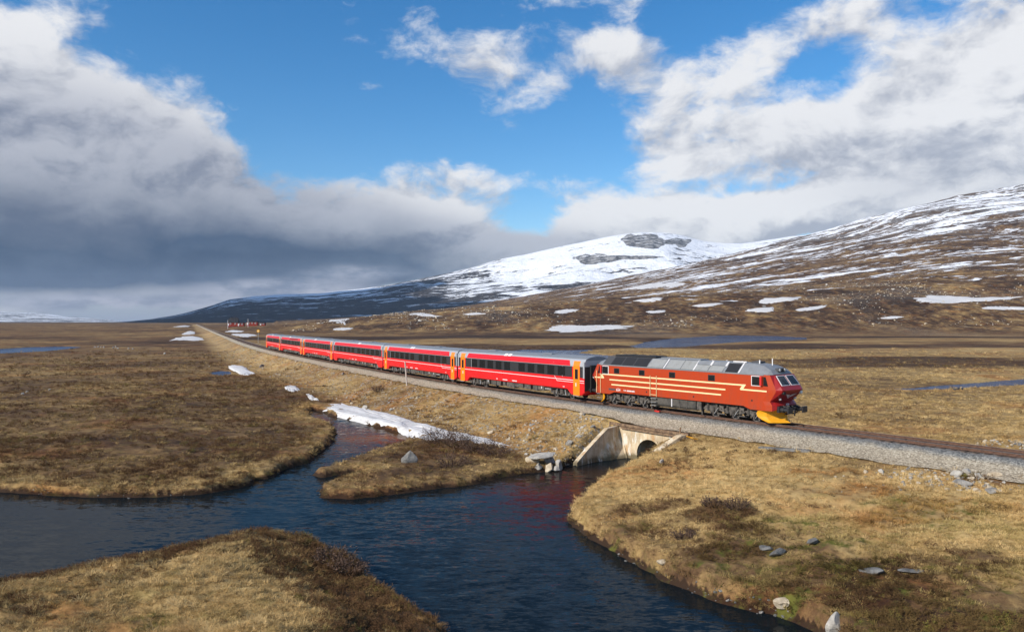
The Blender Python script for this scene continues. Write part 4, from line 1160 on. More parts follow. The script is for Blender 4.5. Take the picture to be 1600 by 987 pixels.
def coach(root, doors=(1, -1), upper=False, vent_x=-1.2, length=25.3):
    L = length / 2 - .16; q = L - 12.82
    st = [(-L, .80), (-12.3 - q, .52), (-10.75 - q, .52), (-10.2 - q, .98), (10.2 + q, .98), (10.75 + q, .52), (12.3 + q, .52), (L, .80)]
    b = MB().mat(M_CRED)
    b.loft([[(x, -1.44, zb), (x, -1.5, zb + .12), (x, -1.5, 2.12), (x, -1.5, 3.17), (x, 1.5, 3.17), (x, 1.5, 2.12), (x, 1.5, zb + .12), (x, 1.44, zb)] for x, zb in st])
    b.build('body', root)
    sec = [(-1.503, 3.14), (-1.495, 3.3), (-1.37, 3.70), (-1.25, 3.84), (-.95, 3.97), (-.5, 4.06), (0, 4.09), (.5, 4.06), (.95, 3.97), (1.25, 3.84), (1.37, 3.70), (1.495, 3.3), (1.503, 3.14)]
    b = MB(); b.smooth = False
    b.mat(M_CROOF).loft([[(x, y, z) for y, z in sec] for x in (-L - .004, L + .004)])
    roof = b.build('roof', root)
    roof.data.materials.append(M_SILV)
    for p in roof.data.polygons:
        if p.center.z < 3.80 and abs(p.normal.x) < .5: p.material_index = 1
    # corrugated roof ribs
    rb = MB().mat(M_CROOF)
    for y in (-1.0, -.7, -.4, 0, .4, .7, 1.0): rb.b2(-L + .3, L - .3, y - .02, y + .02, 3.95 + (1 - abs(y)) * .09, 3.985 + (1 - abs(y)) * .13)
    rb.build('roof_ribs', roof)
    for x in (vent_x, vent_x - .75): MB().mat(M_WHITE).box((x, -1.30, 3.80), (.55, .34, .05), Matrix.Rotation(R(38), 3, 'X')).build('destination_panel', roof)
    for x in (-6, 4.5): MB().mat(M_CROOF).box((x, 0, 4.12), (1.6, .9, .09)).build('roof_vent', roof, bevel=.02)
    for sy in (-1, 1):
        x1 = (11.0 if 1 in doors else 12.3) + q; x0 = (-11.0 if -1 in doors else -12.3) - q
        c0 = x0 + .3; c1 = x1 - .3
        # red cant panel, follows the slope above the windows
        P = []
        for x in (c0, c1):
            sl = .22 if x == c1 else -.22
            P += [(x, sy * 1.512, 3.19), (x, sy * 1.508, 3.30), (x - sl, sy * 1.385, 3.705), (x - sl, sy * 1.355, 3.70), (x, sy * 1.47, 3.19)]
        MB().mat(M_CANT).add(P, [(0, 1, 6, 5), (1, 2, 7, 6), (2, 3, 8, 7), (3, 4, 9, 8), (4, 0, 5, 9), (0, 4, 3, 2, 1), (5, 6, 7, 8, 9)]).build('cant_panel', root)
        if upper:
            for k in range(9):
                MB().mat(M_BLACK).box((-1.0 + k * 1.05, sy * 1.452, 3.50), (.8, .03, .2), Matrix.Rotation(sy * R(17), 3, 'X')).build('upper_window', root)
        bnd = MB().mat(M_BAND).b2(x0, x1, sy * 1.48, sy * 1.512, 2.14, 3.155).build('window_band', root)
        nwin = 10 if not upper else 11
        xs = []
        span = (x1 - x0 - 3.0) / nwin
        for k in range(nwin):
            x = x0 + 1.5 + (k + .5) * span + (.7 if k >= nwin / 2 else -.35)
            xs.append(x)
            o = MB().mat(M_GLASS).b2(x - span * .34, x + span * .34, sy * 1.50, sy * 1.519, 2.22, 3.06).build('window', root)
            MB().mat(M_RUB).b2(x + span * .36, x + span * .40, sy * 1.5, sy * 1.516, 2.18, 3.12).build('mullion', root)
        MB().mat(M_FRAME).box((x1 - 1.5, sy * 1.502, 2.60), (.035, .03, 1.02)).build('window_post', root)
        MB().mat(M_FRAME).box((x0 + 1.3, sy * 1.502, 2.60), (.035, .03, 1.02)).build('window_post', root)
        ln = MB().mat(M_WHITE)
        ln.b2(-L + .05, L - .05, sy * 1.5, sy * 1.507, 1.845, 1.895)
        ln.b2(8.6 + q, L - .05, sy * 1.5, sy * 1.507, 1.66, 1.70)
        ln.add([(x + q, sy * 1.508, z) for x, z in ((8.2, 2.13), (8.26, 2.13), (8.66, 1.70), (8.6, 1.70))], [(0, 1, 2, 3)])
        ln.add([(x + q, sy * y, z) for x, y, z in ((8.0, 1.474, 3.42), (8.06, 1.474, 3.42), (8.36, 1.512, 3.22), (8.3, 1.512, 3.22))], [(0, 1, 2, 3)])
        ln.build('white_line', root)
        for e in (-1, 1):
            MB().mat(M_SILV).b2(e * (12.62 + q), e * (L + .012), sy * 1.35, sy * 1.516, 2.1, 3.60).build('end_pillar', root)
            if e in doors:
                o = MB().mat(M_ORANGE)
                o.prism([(e * (11.18 + q), .50), (e * (12.14 + q), .50), (e * (12.14 + q), 3.22), (e * (11.18 + q), 3.22)], 'y', sy * 1.45, sy * 1.522)
                o.add([(e * (11.18 + q), sy * 1.522, 3.22), (e * (12.14 + q), sy * 1.522, 3.22), (e * (12.14 + q), sy * 1.40, 3.66), (e * (11.18 + q), sy * 1.40, 3.66), (e * (11.18 + q), sy * 1.33, 3.62), (e * (12.14 + q), sy * 1.33, 3.62)], [(0, 1, 2, 3), (3, 2, 5, 4), (0, 3, 4), (1, 5, 2)])
                d = o.build('door', root)
                MB().mat(M_RUB).b2(e * (11.42 + q), e * (11.90 + q), sy * 1.51, sy * 1.528, 1.98, 2.92).build('door_window', d, bevel=.01)
                MB().mat(M_GLASS).b2(e * (11.48 + q), e * (11.84 + q), sy * 1.51, sy * 1.533, 2.05, 2.86).build('pane', d)
                MB().mat(M_WHITE).box((e * (11.6 + q), sy * 1.522, 1.48), (.10, .02, .32)).build('class_mark', d)
                MB().mat(M_STEEL).box((e * (11.66 + q), sy * 1.5, .46), (.9, .24, .05)).build('step', d)
                MB().mat(M_BAND).b2(e * (12.16 + q), e * (12.6 + q), sy * 1.48, sy * 1.512, 2.14, 3.155).build('end_panel', root)
        for txt, x, h in (('NSB', -3.2, .14), ('', -1.6, .13), ('', .2, .13), ('NSB', 9.7 + q, .12)):
            o = link(bpy.data.objects.new('lettering', text_mesh(txt, h * 1.3, M_WHITE, 'lettering')), root)
            o.location = (x, sy * 1.504, 1.17); o.rotation_euler = (R(90), 0, 0 if sy < 0 else math.pi)
    for e in (-1, 1):
        g = MB().mat(M_RUB)
        for k in range(3): g.b2(e * (L + .0 + k * .06), e * (L + .045 + k * .06), -.85, .85, 1.0, 3.3 - (k % 2) * .06)
        g.build('gangway', root)
        bf = MB().mat(M_BUFFER)
        for y in (-.88, .88): bf.tube((e * (L - .1), y, 1.05), (e * (L + .16), y, 1.05), .14, 12)
        bf.tube((e * (L - .3), 0, .95), (e * (L + .17), 0, .95), .09, 8); bf.build('coupler', root)
        MB().mat(M_RUB).b2(e * (L - .01), e * (L + .012), -1.46, 1.46, .95, 3.16).build('end_shade_sheet', root)  # dark sheet added over the red end, imitating bellows and shade in the gap
        MB().mat(M_SILV).b2(e * (L - .01), e * (L + .02), -1.35, 1.35, 3.16, 3.72).build('end_fairing', root)
    MB().mat(M_BOGIE).b2(-12.4 - q, 12.4 + q, -1.1, 1.1, .80, 1.0).build('underframe', root)
    rs = random.Random(3)
    x = -6.6 - q * .8
    while x < 6.2 + q:
        w = rs.choice((.5, .8, 1.1, 1.5))
        for sy in (-1, 1):
            h = rs.uniform(.38, .62); m_ = rs.choice((M_BOGIE, M_TANK, M_TANK, M_BOGIE))
            MB().mat(m_).b2(x, x + w, sy * .7, sy * 1.32, .98 - h, .97).build('equipment_box', root, bevel=.02)
            if rs.random() < .5: MB().mat(M_FRAME).box((x + w * .6, sy * 1.33, .80), (.12, .03, .22)).build('label_plate', root)
        x += w + rs.choice((.1, .25, .4))
    for k in range(5):
        for sy in (-1, 1): MB().mat(M_STEEL).tube((6.2 + q + k * .24, sy * .75, .74), (6.2 + q + k * .24, sy * 1.25, .74), .10, 12).build('air_bottle', root)
    bogie_coach(root, -8.9 - q); bogie_coach(root, 8.9 + q)

LAB = ['bright red coach with orange doors coupled directly behind the red brown locomotive',
       'red coach with orange doors behind the leaning grey post, second behind the locomotive',
       'red coach without orange doors and with silver end pillars, third behind the locomotive',
       'red coach with orange doors just behind the one without orange doors',
       'red coach with small dark windows above its window band, second from the rear',
       'last red coach at the far rear end of the train']
GRP = 'red passenger coaches of the train'
LENS = [23.9, 25.8, 27.8, 25.8, 25.8, 24.8]
def new_coach(**kw):
    o = empty('passenger_coach'); coach(o, **kw); return o
std = new_coach(length=25.8)
order = [new_coach(length=23.9, vent_x=-.9), std, new_coach(doors=(), vent_x=2.0, length=27.8), None, new_coach(doors=(1,), upper=True, length=25.8), new_coach(length=24.8)]
s0 = S_FRONT + LEN_L
for k in range(6):
    o = order[k] if order[k] is not None else copy_tree(std)
    tag(o, LAB[k], 'railway coach', GRP)
    place(o, s0, s0 + LENS[k])
    s0 += LENS[k]

# ------------------------------------------------------------------ rocks
def rock_mesh(name, mat, size, seed, cuts=9, flat=1.0, sub=3, peak=0):
    """an angular stone: a subdivided icosphere clipped by random planes"""
    import bmesh
    rs = random.Random(seed)
    bm = bmesh.new(); bmesh.ops.create_icosphere(bm, subdivisions=sub, radius=1.0)
    planes = []
    for _ in range(cuts):
        d = Vector((rs.gauss(0, 1), rs.gauss(0, 1), rs.gauss(0, .8))).normalized(); planes.append((d, rs.uniform(.38, .74)))
    for v in bm.verts:
        p = v.co.copy()
        for d, k in planes:
            q = p.dot(d)
            if q > k: p -= d * (q - k) * .94
        p *= 1 + .05 * math.sin(p.x * 7 + seed) * math.sin(p.y * 6 + 1.3 * seed)
        if peak and p.z > -.1: p.x *= 1 - peak * (p.z + .1); p.y *= 1 - peak * (p.z + .1); p.x += .18 * p.z
        v.co = Vector((p.x * size[0], p.y * size[1], p.z * size[2] * flat))
    me = bpy.data.meshes.new(name); bm.to_mesh(me); bm.free(); me.materials.append(mat)
    return me
ROCKS = [  # photo pixel of the foot, size (half extents, m), material, seed, yaw, label
    ((640, 722), (.66, .52, .66), M_ROCK, 1, .3, 'pointed grey boulder standing alone on the brown peninsula'),
    ((1221, 950), (.46, .28, .26), M_ROCKW, 2, .15, 'blocky tan stone at the water edge of the right bank'),
    ((1304, 984), (.52, .40, .42), M_ROCKP, 23, .9, 'pale pointed stone low on the right bank near the bottom'),
    ((1214, 866), (.42, .30, .20), M_ROCKD, 4, .2, 'grey stone with a white face among moss on the right bank'),
    ((1196, 856), (.48, .22, .12), M_ROCKD, 5, .1, 'flat grey slab of the stone pair on the right bank'),
    ((1270, 848), (.45, .30, .16), M_ROCKD, 6, .4, 'dark lichen stone right of the stone pair in the grass'),
    ((1365, 893), (.62, .36, .14), M_ROCKD, 7, -.2, 'flat dark lichen rock half buried in the right bank grass'),
    ((1425, 895), (.60, .35, .12), M_ROCKD, 8, .1, 'low blue grey rock sunk in grass, rightmost of the lichen rocks'),
    ((1033, 724), (.26, .2, .2), M_ROCKP, 9, .5, 'small white stone on the grass right of the culvert'),
    ((1034, 886), (.34, .2, .14), M_ROCKW, 10, .2, 'tan stone on the shore edge of the right bank'),
    ((1492, 742), (.50, .32, .20), M_ROCKP, 11, .1, 'pale flat stone left in the cluster below the ballast'),
    ((1512, 741), (.55, .35, .22), M_ROCKP, 12, .6, 'pale rounded stone in the middle of the cluster below the ballast'),
    ((1527, 746), (.34, .25, .20), M_ROCKP, 13, 1.1, 'small pale stone right in the cluster below the ballast'),
    ((1502, 757), (.55, .34, .24), M_ROCK, 14, -.4, 'grey slab at the lower edge of the stone cluster'),
    ((1560, 745), (.62, .32, .22), M_ROCKW, 15, 0, 'long tan stone at the foot of the ballast on the right'),
    ((1548, 770), (.40, .28, .18), M_ROCK, 16, .3, 'grey stone below the long tan stone'),
    ((1216, 468), (1, 1, 1), None, 0, 0, None),
]
def drop(name, me, x, y, z, yaw=0, label=None, cat=None, group=None):
    o = bpy.data.objects.new(name, me); o.location = (x, y, z); o.rotation_euler = (0, 0, yaw)
    link(o); tag(o, label, cat, group); return o
RK = [r_ for r_ in ROCKS if r_[5] ]
for r_, h in zip(RK, hits([q[0] for q in RK])):
    me = rock_mesh('boulder', r_[2], r_[1], r_[3], peak=.75 if 'alone' in r_[5] else (.4 if 'pointed' in r_[5] else 0))
    drop('boulder', me, h[0], h[1], h[2] + r_[1][2] * .45, r_[4], r_[5], 'stone', 'stones lying on the banks')
# rocks piled at the tip of the embankment: two courses and a broad slab across the top
ph = hits([(847, 729)])[0]
PILE = [('lowest left stone in the rock pile beside the river', (-1.05, .0, .22), (.62, .50, .42), M_ROCK), ('rounded stone at the front of the rock pile beside the river', (-.30, -.35, .18), (.60, .50, .44), M_ROCKP),
        ('stone at the right front of the rock pile beside the river', (.55, -.30, .2), (.58, .46, .44), M_ROCKW), ('rightmost upright stone of the rock pile beside the river', (1.22, .0, .30), (.44, .40, .52), M_ROCKP),
        ('square stone under the left end of the flat slab', (-.62, .25, .62), (.78, .52, .42), M_ROCKW), ('stone under the right end of the flat slab', (.45, .28, .62), (.74, .52, .42), M_ROCK),
        ('small stone wedged low on the right of the rock pile', (1.0, -.40, .12), (.36, .30, .26), M_ROCKP), ('broad flat slab on top of the rock pile beside the river', (-.1, .1, 1.02), (1.6, .75, .22), M_ROCKP)]
for k, (lab, of, sz, mt) in enumerate(PILE):
    o = drop('boulder', rock_mesh('boulder', mt, sz, 40 + k, 12), ph[0] + of[0], ph[1] + of[1], WATER + .02 + of[2], .12 if k == 7 else k * .8, lab, 'stone', 'rocks piled beside the river')
    if k == 7: o.rotation_euler = (0, -.07, .12)
# pale stones on the left moor
whites = [(149, 543), (154, 542.5), (158, 543), (162, 543.5), (177, 544), (181, 543), (184, 545), (201, 545), (208, 545.5), (257, 553), (36, 616), (43, 613), (78, 610), (327, 573)]
lb = ['leftmost of the pale stones beyond the pond on the left moor', None]
for k, h in enumerate(hits(whites)):
    s = .55 if k < 10 else .24
    o = drop('pale_stone', rock_mesh('pale_stone', M_ROCKP, (s * random.uniform(.7, 1.3), s * .7, s * random.uniform(.6, 1.1)), 70 + k, 8, 1, 2), h[0], h[1], h[2] + s * .35, k,
             ('leftmost pale stone of the row right of the pond on the left moor', 'second pale stone from the left in the row right of the pond', 'third pale stone from the left in the row right of the pond', 'fourth pale stone from the left, ending the first cluster right of the pond', 'first pale stone of the middle cluster in the row right of the pond', 'centre pale stone of the middle cluster in the row right of the pond', 'last pale stone of the middle cluster in the row right of the pond', 'left stone of the last pale pair in the row right of the pond', 'right stone of the last pale pair in the row right of the pond')[k] if k < 9 else ('single pale stone right of the row on the left moor' if k == 9 else (('leftmost small pale stone in the open heath at far left', 'middle small pale stone in the open heath at far left', 'upright small pale stone, rightmost of three in the open heath')[k - 10] if k < 13 else 'pale stone beside the snow patch below the embankment')), 'stone',
             'row of pale stones on the left moor' if k < 9 else ('small pale stones in the left heath' if 9 < k < 13 else None))

# ------------------------------------------------------------------ snow lying in hollows
def snow_patch(name, pix, thick, label, seed, rings=9, group=None, edge_noise=.34):
    hp = hits(pix)
    ylim = min(h[1] for h in hp) * 1.6
    P = np.array([(h[0], h[1]) if h[1] < ylim else (h[0] / h[1] * ylim, ylim) for h in hp])
    if DEBUG: print('SNOW', seed, P[:, 1].min().round(), np.median(P[:, 1]).round(), P[:, 1].max().round())
    # densify the outline
    NO = 160
    n0 = len(P); t = np.linspace(0, n0, NO + 1)[:-1]; i = t.astype(int); f = (t - i)[:, None]
    i1 = (i + 1) % n0; i0 = (i - 1) % n0; i2 = (i + 2) % n0
    O = .5 * ((2 * P[i]) + (-P[i0] + P[i1]) * f + (2 * P[i0] - 5 * P[i] + 4 * P[i1] - P[i2]) * f ** 2 + (-P[i0] + 3 * P[i] - 3 * P[i1] + P[i2]) * f ** 3)
    c = P.mean(0)
    rho = np.linspace(0, 1, rings + 1)[1:]
    ang = np.arange(NO) / NO * 2 * math.pi
    en = fbm(np.cos(ang) * 9 + seed * 7, np.sin(ang) * 9, 1.6, 4, seed, .62)
    pts = [c[None]] + [c + (O - c) * (q_ * (1 + edge_noise * q_ * q_ * en))[:, None] for q_ in rho]
    A = np.concatenate(pts)
    z = terrain(A[:, 0], A[:, 1])
    q_ = np.concatenate([[0], np.repeat(rho, NO)])
    hol = fbm(A[:, 0], A[:, 1], max(1.2, thick * 7), 4, seed, .6)
    up = thick * (1 - q_ ** 4) * (.75 + .5 * hol) - (q_ > .999) * .15 * max(1, thick) + .02 - thick * .55 * ss(.15, .55, -hol) * ss(.3, .8, q_)
    V = np.stack([A[:, 0], A[:, 1], np.maximum(z, WATER - .05) + up], 1)
    F_ = [(0, 1 + j, 1 + (j + 1) % NO) for j in range(NO)]
    for k in range(rings - 1):
        for j in range(NO):
            a, b = 1 + k * NO + j, 1 + k * NO + (j + 1) % NO
            F_.append((a, a + NO, b + NO, b))
    me = bpy.data.meshes.new(name); me.from_pydata([tuple(v) for v in V], [], F_); me.materials.append(M_SNOW)
    me.polygons.foreach_set('use_smooth', [True] * len(F_)); me.update()
    import bmesh
    bm = bmesh.new(); bm.from_mesh(me); bmesh.ops.recalc_face_normals(bm, faces=bm.faces)
    if sum(f.normal.z for f in bm.faces) < 0: bmesh.ops.reverse_faces(bm, faces=bm.faces)
    bm.to_mesh(me); bm.free()
    o = link(bpy.data.objects.new(name, me)); tag(o, label, 'snow patch', group)
    return o
G_S = 'snow patches left on the brown ground'
SN = [
    ([(488, 630), (505, 627), (530, 630), (560, 635), (590, 640), (620, 648), (645, 658), (680, 665), (715, 675), (750, 683), (780, 688), (800, 698), (812, 703), (790, 700), (760, 696), (725, 692), (690, 689), (652, 686), (620, 675), (580, 664), (540, 655), (505, 644), (490, 637)], .13, 'long grey white snow bank along the embankment foot above the river', 1),
    ([(357, 573), (366, 570), (382, 573), (390, 579), (397, 584), (382, 586), (370, 582), (360, 577)], .35, 'small snow patch with a pool beside it below the embankment', 2),
    ([(268, 531), (285, 526), (302, 525), (318, 529), (312, 532), (290, 532)], .4, 'snow patch left of the track far away, lower of two', 3),
    ([(283, 522), (296, 517), (305, 519), (303, 522), (290, 523)], .3, 'small snow patch left of the track, middle of three', 4),
    ([(270, 510.5), (285, 508.5), (297, 509), (294, 510.5), (280, 511)], .3, 'farthest thin snow patch left of the track', 5),
    ([(352, 518), (362, 515.5), (370, 516), (382, 517.5), (372, 519), (360, 519)], .3, 'thin upper snow patch between the track and red houses', 6),
    ([(361, 522), (375, 521), (390, 521.5), (402, 523.5), (392, 526), (380, 526.5), (368, 524.5)], .35, 'wide snow patch right of the track near the signal', 7),
    ([(858, 516), (868, 509), (885, 508), (920, 509), (960, 508), (992, 509), (985, 513), (950, 515), (915, 518), (880, 519)], .6, 'large flat snow patch beyond the coaches in the brown moor', 8),
    ([(505, 500), (525, 496), (552, 495), (545, 499), (520, 503)], .5, 'snow patch on the moraine above the rear coaches', 9),
    ([(520, 514), (535, 512), (552, 513), (540, 516), (525, 516)], .3, 'thin snow patch just above the roofs of the rear coaches', 10),
    ([(1186, 474), (1194, 467), (1215, 466), (1252, 464), (1240, 470), (1205, 474)], 1.2, 'upper snow patch of the trio on the slope above the pond', 11),
    ([(1164, 486), (1180, 482), (1208, 481), (1205, 487), (1180, 488)], 1.0, 'lower left snow patch of the trio above the pond', 12),
    ([(1242, 485), (1262, 480), (1292, 478), (1284, 482), (1258, 486)], 1.0, 'lower right snow patch of the trio above the pond', 13),
    ([(1428, 468), (1450, 461), (1490, 463), (1535, 466), (1592, 463), (1575, 468), (1540, 471), (1500, 473), (1450, 474)], 1.5, 'long white snow patch on the slope at the right edge', 14),
    ([(1526, 482), (1555, 478), (1600, 481), (1640, 482), (1600, 484), (1560, 484)], 1.2, 'thin snow strip below the long patch at the right edge', 15),
    ([(865, 488), (880, 484), (905, 484), (895, 487), (878, 490)], .8, 'small snow patch above the large flat one beyond the coaches', 16),
    ([(640, 490), (655, 489), (676, 492), (690, 494), (668, 495), (650, 493)], .6, 'narrow snow patch on the moraine left of the middle', 17),
    ([(1083, 478), (1100, 475), (1128, 474), (1120, 477), (1098, 480)], .8, 'narrow snow patch between the fell and the trio', 18),
    ([(984, 449), (1010, 445), (1060, 442), (1068, 445), (1030, 449), (1000, 452)], 2.5, 'snow strip at the foot of the snowy mountain', 19),
    ([(448, 603), (462, 604), (468, 610), (455, 612), (445, 608)], .2, 'small broken snow remnant left of the long snow bank', 20),
    ([(478, 616), (490, 620), (498, 626), (484, 624)], .2, 'tiny snow remnant at the upper tip of the long snow bank', 21),
]
SN += [
    ([(990, 470), (1010, 467), (1035, 466), (1028, 470), (1005, 472)], 1.0, 'thin snow strip left of the trio on the lower slope', 22),
    ([(1375, 497), (1395, 495), (1412, 496), (1400, 499), (1385, 499)], .6, 'small snow remnant on the moor below the long right patch', 23),
    ([(725, 491), (742, 489), (760, 490), (748, 492), (732, 493)], .6, 'tiny snow strip on the moraine above the second coach', 24),
    ([(1010, 487), (1030, 485), (1044, 486), (1032, 489), (1016, 489)], .7, 'tiny snow strip between the flat patch and the trio', 25),
]
for q in SN: snow_patch('snow_bank' if q[3] == 1 else 'snow_patch', q[0], q[1], q[2], q[3], group=None if q[3] == 1 else G_S)

# ------------------------------------------------------------------ small built things
def post():
    h = hits([(636.5, 602.5)])[0]
    H = 37.5 * h[1] / F + .5
    b = MB().mat(M_POST).tube((0, 0, -.5), (-.30, .0, H - .5), .11, 9, .085)
    o = b.build('post', None, (h[0], h[1], h[2]))
    tag(o, 'weathered grey wooden post leaning left on the embankment beside the second coach', 'post')
post()
def distant_signal():
    x, y = W(403.5, 534, -.6)
    root = empty('railway_signal', (x, y, -.6)); k = y / F
    tag(root, 'railway signal post with round yellow board beside the track behind the last coach', 'signal')
    MB().mat(M_STEEL).tube((0, 0, -.6), (0, 0, 15 * k), .07, 8).build('mast', root)
    b = MB().mat(M_BLACK).tube((0, .03, 17 * k), (0, .06, 17 * k), 2.9 * k, 20).build('board_back', root)
    MB().mat(M_SIGN).tube((0, -.02, 17 * k), (0, .03, 17 * k), 2.4 * k, 20).build('board', root)
    MB().mat(M_LAMP).tube((0, -.06, 17 * k), (0, -.02, 17 * k), .8 * k, 14).build('lamp', root)
distant_signal()
def slab():
    a, b_ = hits([(1186, 701), (1266, 706)])
    A, B = Vector(a), Vector(b_)
    d = B - A
    o = MB().mat(M_ROCKD).box((0, 0, .06), (d.length, .42, .16)).build('plank', None, tuple((A + B) / 2))
    o.rotation_euler = d.to_track_quat('X', 'Z').to_euler()
    tag(o, 'long grey plank lying in the grass below the ballast', 'plank')
slab()
def marker():
    x, y = W(1027, 642, -.12)
    o = MB().mat(M_REDD).box((0, 0, .10), (.55, .20, .18)).build('track_marker', None, (x, y, -.25), bevel=.03)
    o.rotation_euler = (0, 0, math.atan2(-CUL_T.y, -CUL_T.x))
    tag(o, 'small red block lying on the ballast against the near rail', 'track marker')
marker()
def bird_mesh():
    b = MB().mat(M_ROOFD); b.smooth = True
    rings = []
    for x, r_, z in ((-.36, .01, .30), (-.24, .06, .28), (-.08, .13, .27), (.08, .14, .27), (.20, .09, .31), (.25, .05, .40), (.27, .042, .50), (.30, .055, .56), (.36, .035, .56), (.43, .008, .55)):
        rings.append([(x, r_ * math.cos(t), z + r_ * math.sin(t)) for t in np.linspace(0, 2 * math.pi, 9)[:-1]])
    b.loft(rings)
    for y in (-.05, .05): b.tube((0, y, .18), (0, y, 0), .015, 5)
    return b.mesh('bird')
BM = bird_mesh()
for k, (h, yaw) in enumerate(zip(hits([(1491.5, 611), (1497, 610), (1503, 610)]), (2.6, .4, .7))):
    drop('bird', BM, h[0], h[1], h[2], yaw, ('left of three dark birds standing on the meadow by the brook', 'middle of three dark birds standing on the meadow by the brook', 'right of three dark birds standing on the meadow by the brook')[k], 'bird', 'dark birds by the brook')

M_HRED = noisy('house_red', (.19, .020, .013), (.28, .04, .022), .8, .8, .1)
M_HROOF = noisy('house_roof_black', (.012, .012, .016), (.03, .03, .035), .6, .7, .1)
def house(pl, pr, py, wall_px, roof_px, label, hip=.12, roofmat=None, depth=7.0, chimney=None, ov=.4):
    h = hits([((pl + pr) / 2, py)])[0]
    y = min(h[1], 900.0); k = y / F
    z0 = CAMZ - (py - YH) * k
    w = (pr - pl) * k; x = ((pl + pr) / 2 - CX) * k
    hw, hr = wall_px * k, roof_px * k
    root = empty('house', (x, y, z0), (0, 0, .12)); tag(root, label, 'house', 'red houses at the distant station')
    MB().mat(M_HRED).b2(-w / 2, w / 2, 0, depth, -4.0, hw).build('wall', root)
    b = MB().mat(roofmat or M_HROOF)
    i = w * hip
    P = [(-w / 2 - ov, -ov, hw - .1), (w / 2 + ov, -ov, hw - .1), (w / 2 + ov, depth + ov, hw - .1), (-w / 2 - ov, depth + ov, hw - .1), (-w / 2 + i, depth / 2, hw + hr), (w / 2 - i, depth / 2, hw + hr)]
    b.add(P, [(0, 1, 5, 4), (2, 3, 4, 5), (1, 2, 5), (3, 0, 4), (3, 2, 1, 0)])
    rf = b.build('roof', root)
    for c in (chimney or ()): MB().mat(M_HROOF).b2(c - .4, c + .4, depth / 2 - .4, depth / 2 + .4, hw + hr * .5, hw + hr + 1.2).build('chimney', rf)
    n = max(2, int(w / 4))
    for q in range(n):
        xx = -w / 2 + (q + .6) * w / (n + .2)
        o = MB().mat(M_WHITE).b2(xx - .75, xx + .75, -.06, .02, hw * .38, hw * .82).build('window', root)
        MB().mat(M_GLASS).b2(xx - .55, xx + .55, -.09, 0, hw * .45, hw * .75).build('pane', o)
    MB().mat(M_WHITE).b2(-w / 2 + .3, -w / 2 + 1.4, -.05, .02, 0, hw * .75).build('door', root)
house(356, 371.5, 508.5, 4.6, 7.6, 'red house with a tall steep black roof at the distant station', .06, None, 9.0, (-2, 2))
house(371.5, 380.5, 509, 4.6, 1.4, 'low red annexe right of the house with tall black roof', .05)
house(385.5, 402, 507.5, 4.6, 2.0, 'long low red house in the middle of the distant station', .04, None, 7.0, (-4,))
house(406, 413.5, 508, 3.6, 1.6, 'smallest red hut at the right end of the distant station', .1)
def flag_pole(px, py, top, label):
    y = 760.0; k = y / F
    o = MB().mat(M_WHITE).tube((0, 0, -3), (0, 0, (py - top) * k), .16, 6).build('mast', None, ((px - CX) * k, y, CAMZ - (py - YH) * k))
    tag(o, label, 'mast', 'masts at the distant station')
flag_pole(356, 509, 500, 'thin pale mast left of the house with tall black roof')
flag_pole(387.5, 508, 498, 'thin pale mast left of the long low red house')

# ------------------------------------------------------------------ vegetation
def veg_material(name, stops, rough=.9):
    m, n, out = material(name)
    t = attr(n, 'tone', 'INSTANCER').outputs['Fac']
    g = n.new('ShaderNodeNewGeometry').outputs['Position']
    f = n.m('ADD', t, n.m('MULTIPLY', n.m('SUBTRACT', n.noise(g, 2.2, 3, .6), .5), .35), clamp=True)
    c = n.ramp(f, stops)
    ms = attr(n, 'moss', 'INSTANCER').outputs['Fac']; ru = attr(n, 'rust', 'INSTANCER').outputs['Fac']
    c = n.mix(n.m('MULTIPLY', ru, .75, clamp=True), c, n.mix(1.0, c, (.88, .60, .45), 'MULTIPLY'))
    c = n.mix(n.m('MULTIPLY', ms, .85, clamp=True), c, n.mix(f, (.030, .036, .008), (.20, .20, .035)))
    d = n.new('ShaderNodeBsdfDiffuse', None, Color=c, Roughness=.6)
    tr = n.new('ShaderNodeBsdfTranslucent', None, Color=c)
    mx = n.new('ShaderNodeMixShader', None, Fac=.18)
    n.t.links.new(d.outputs[0], mx.inputs[1]); n.t.links.new(tr.outputs[0], mx.inputs[2])
    n.t.links.new(mx.outputs[0], out.inputs[0])
    return m
M_GRASS = veg_material('dry_grass', [(0, (.085, .055, .027)), (.3, (.21, .14, .062)), (.6, (.47, .325, .138)), (1.0, (.78, .57, .275))])
M_HEATH = veg_material('heath_twigs', [(0, (.060, .034, .022)), (.4, (.150, .083, .044)), (.75, (.25, .150, .070)), (1.0, (.20, .17, .05))])
M_TWIG = noisy('bare_twigs', (.055, .034, .026), (.13, .080, .055), 3, .9, .1)

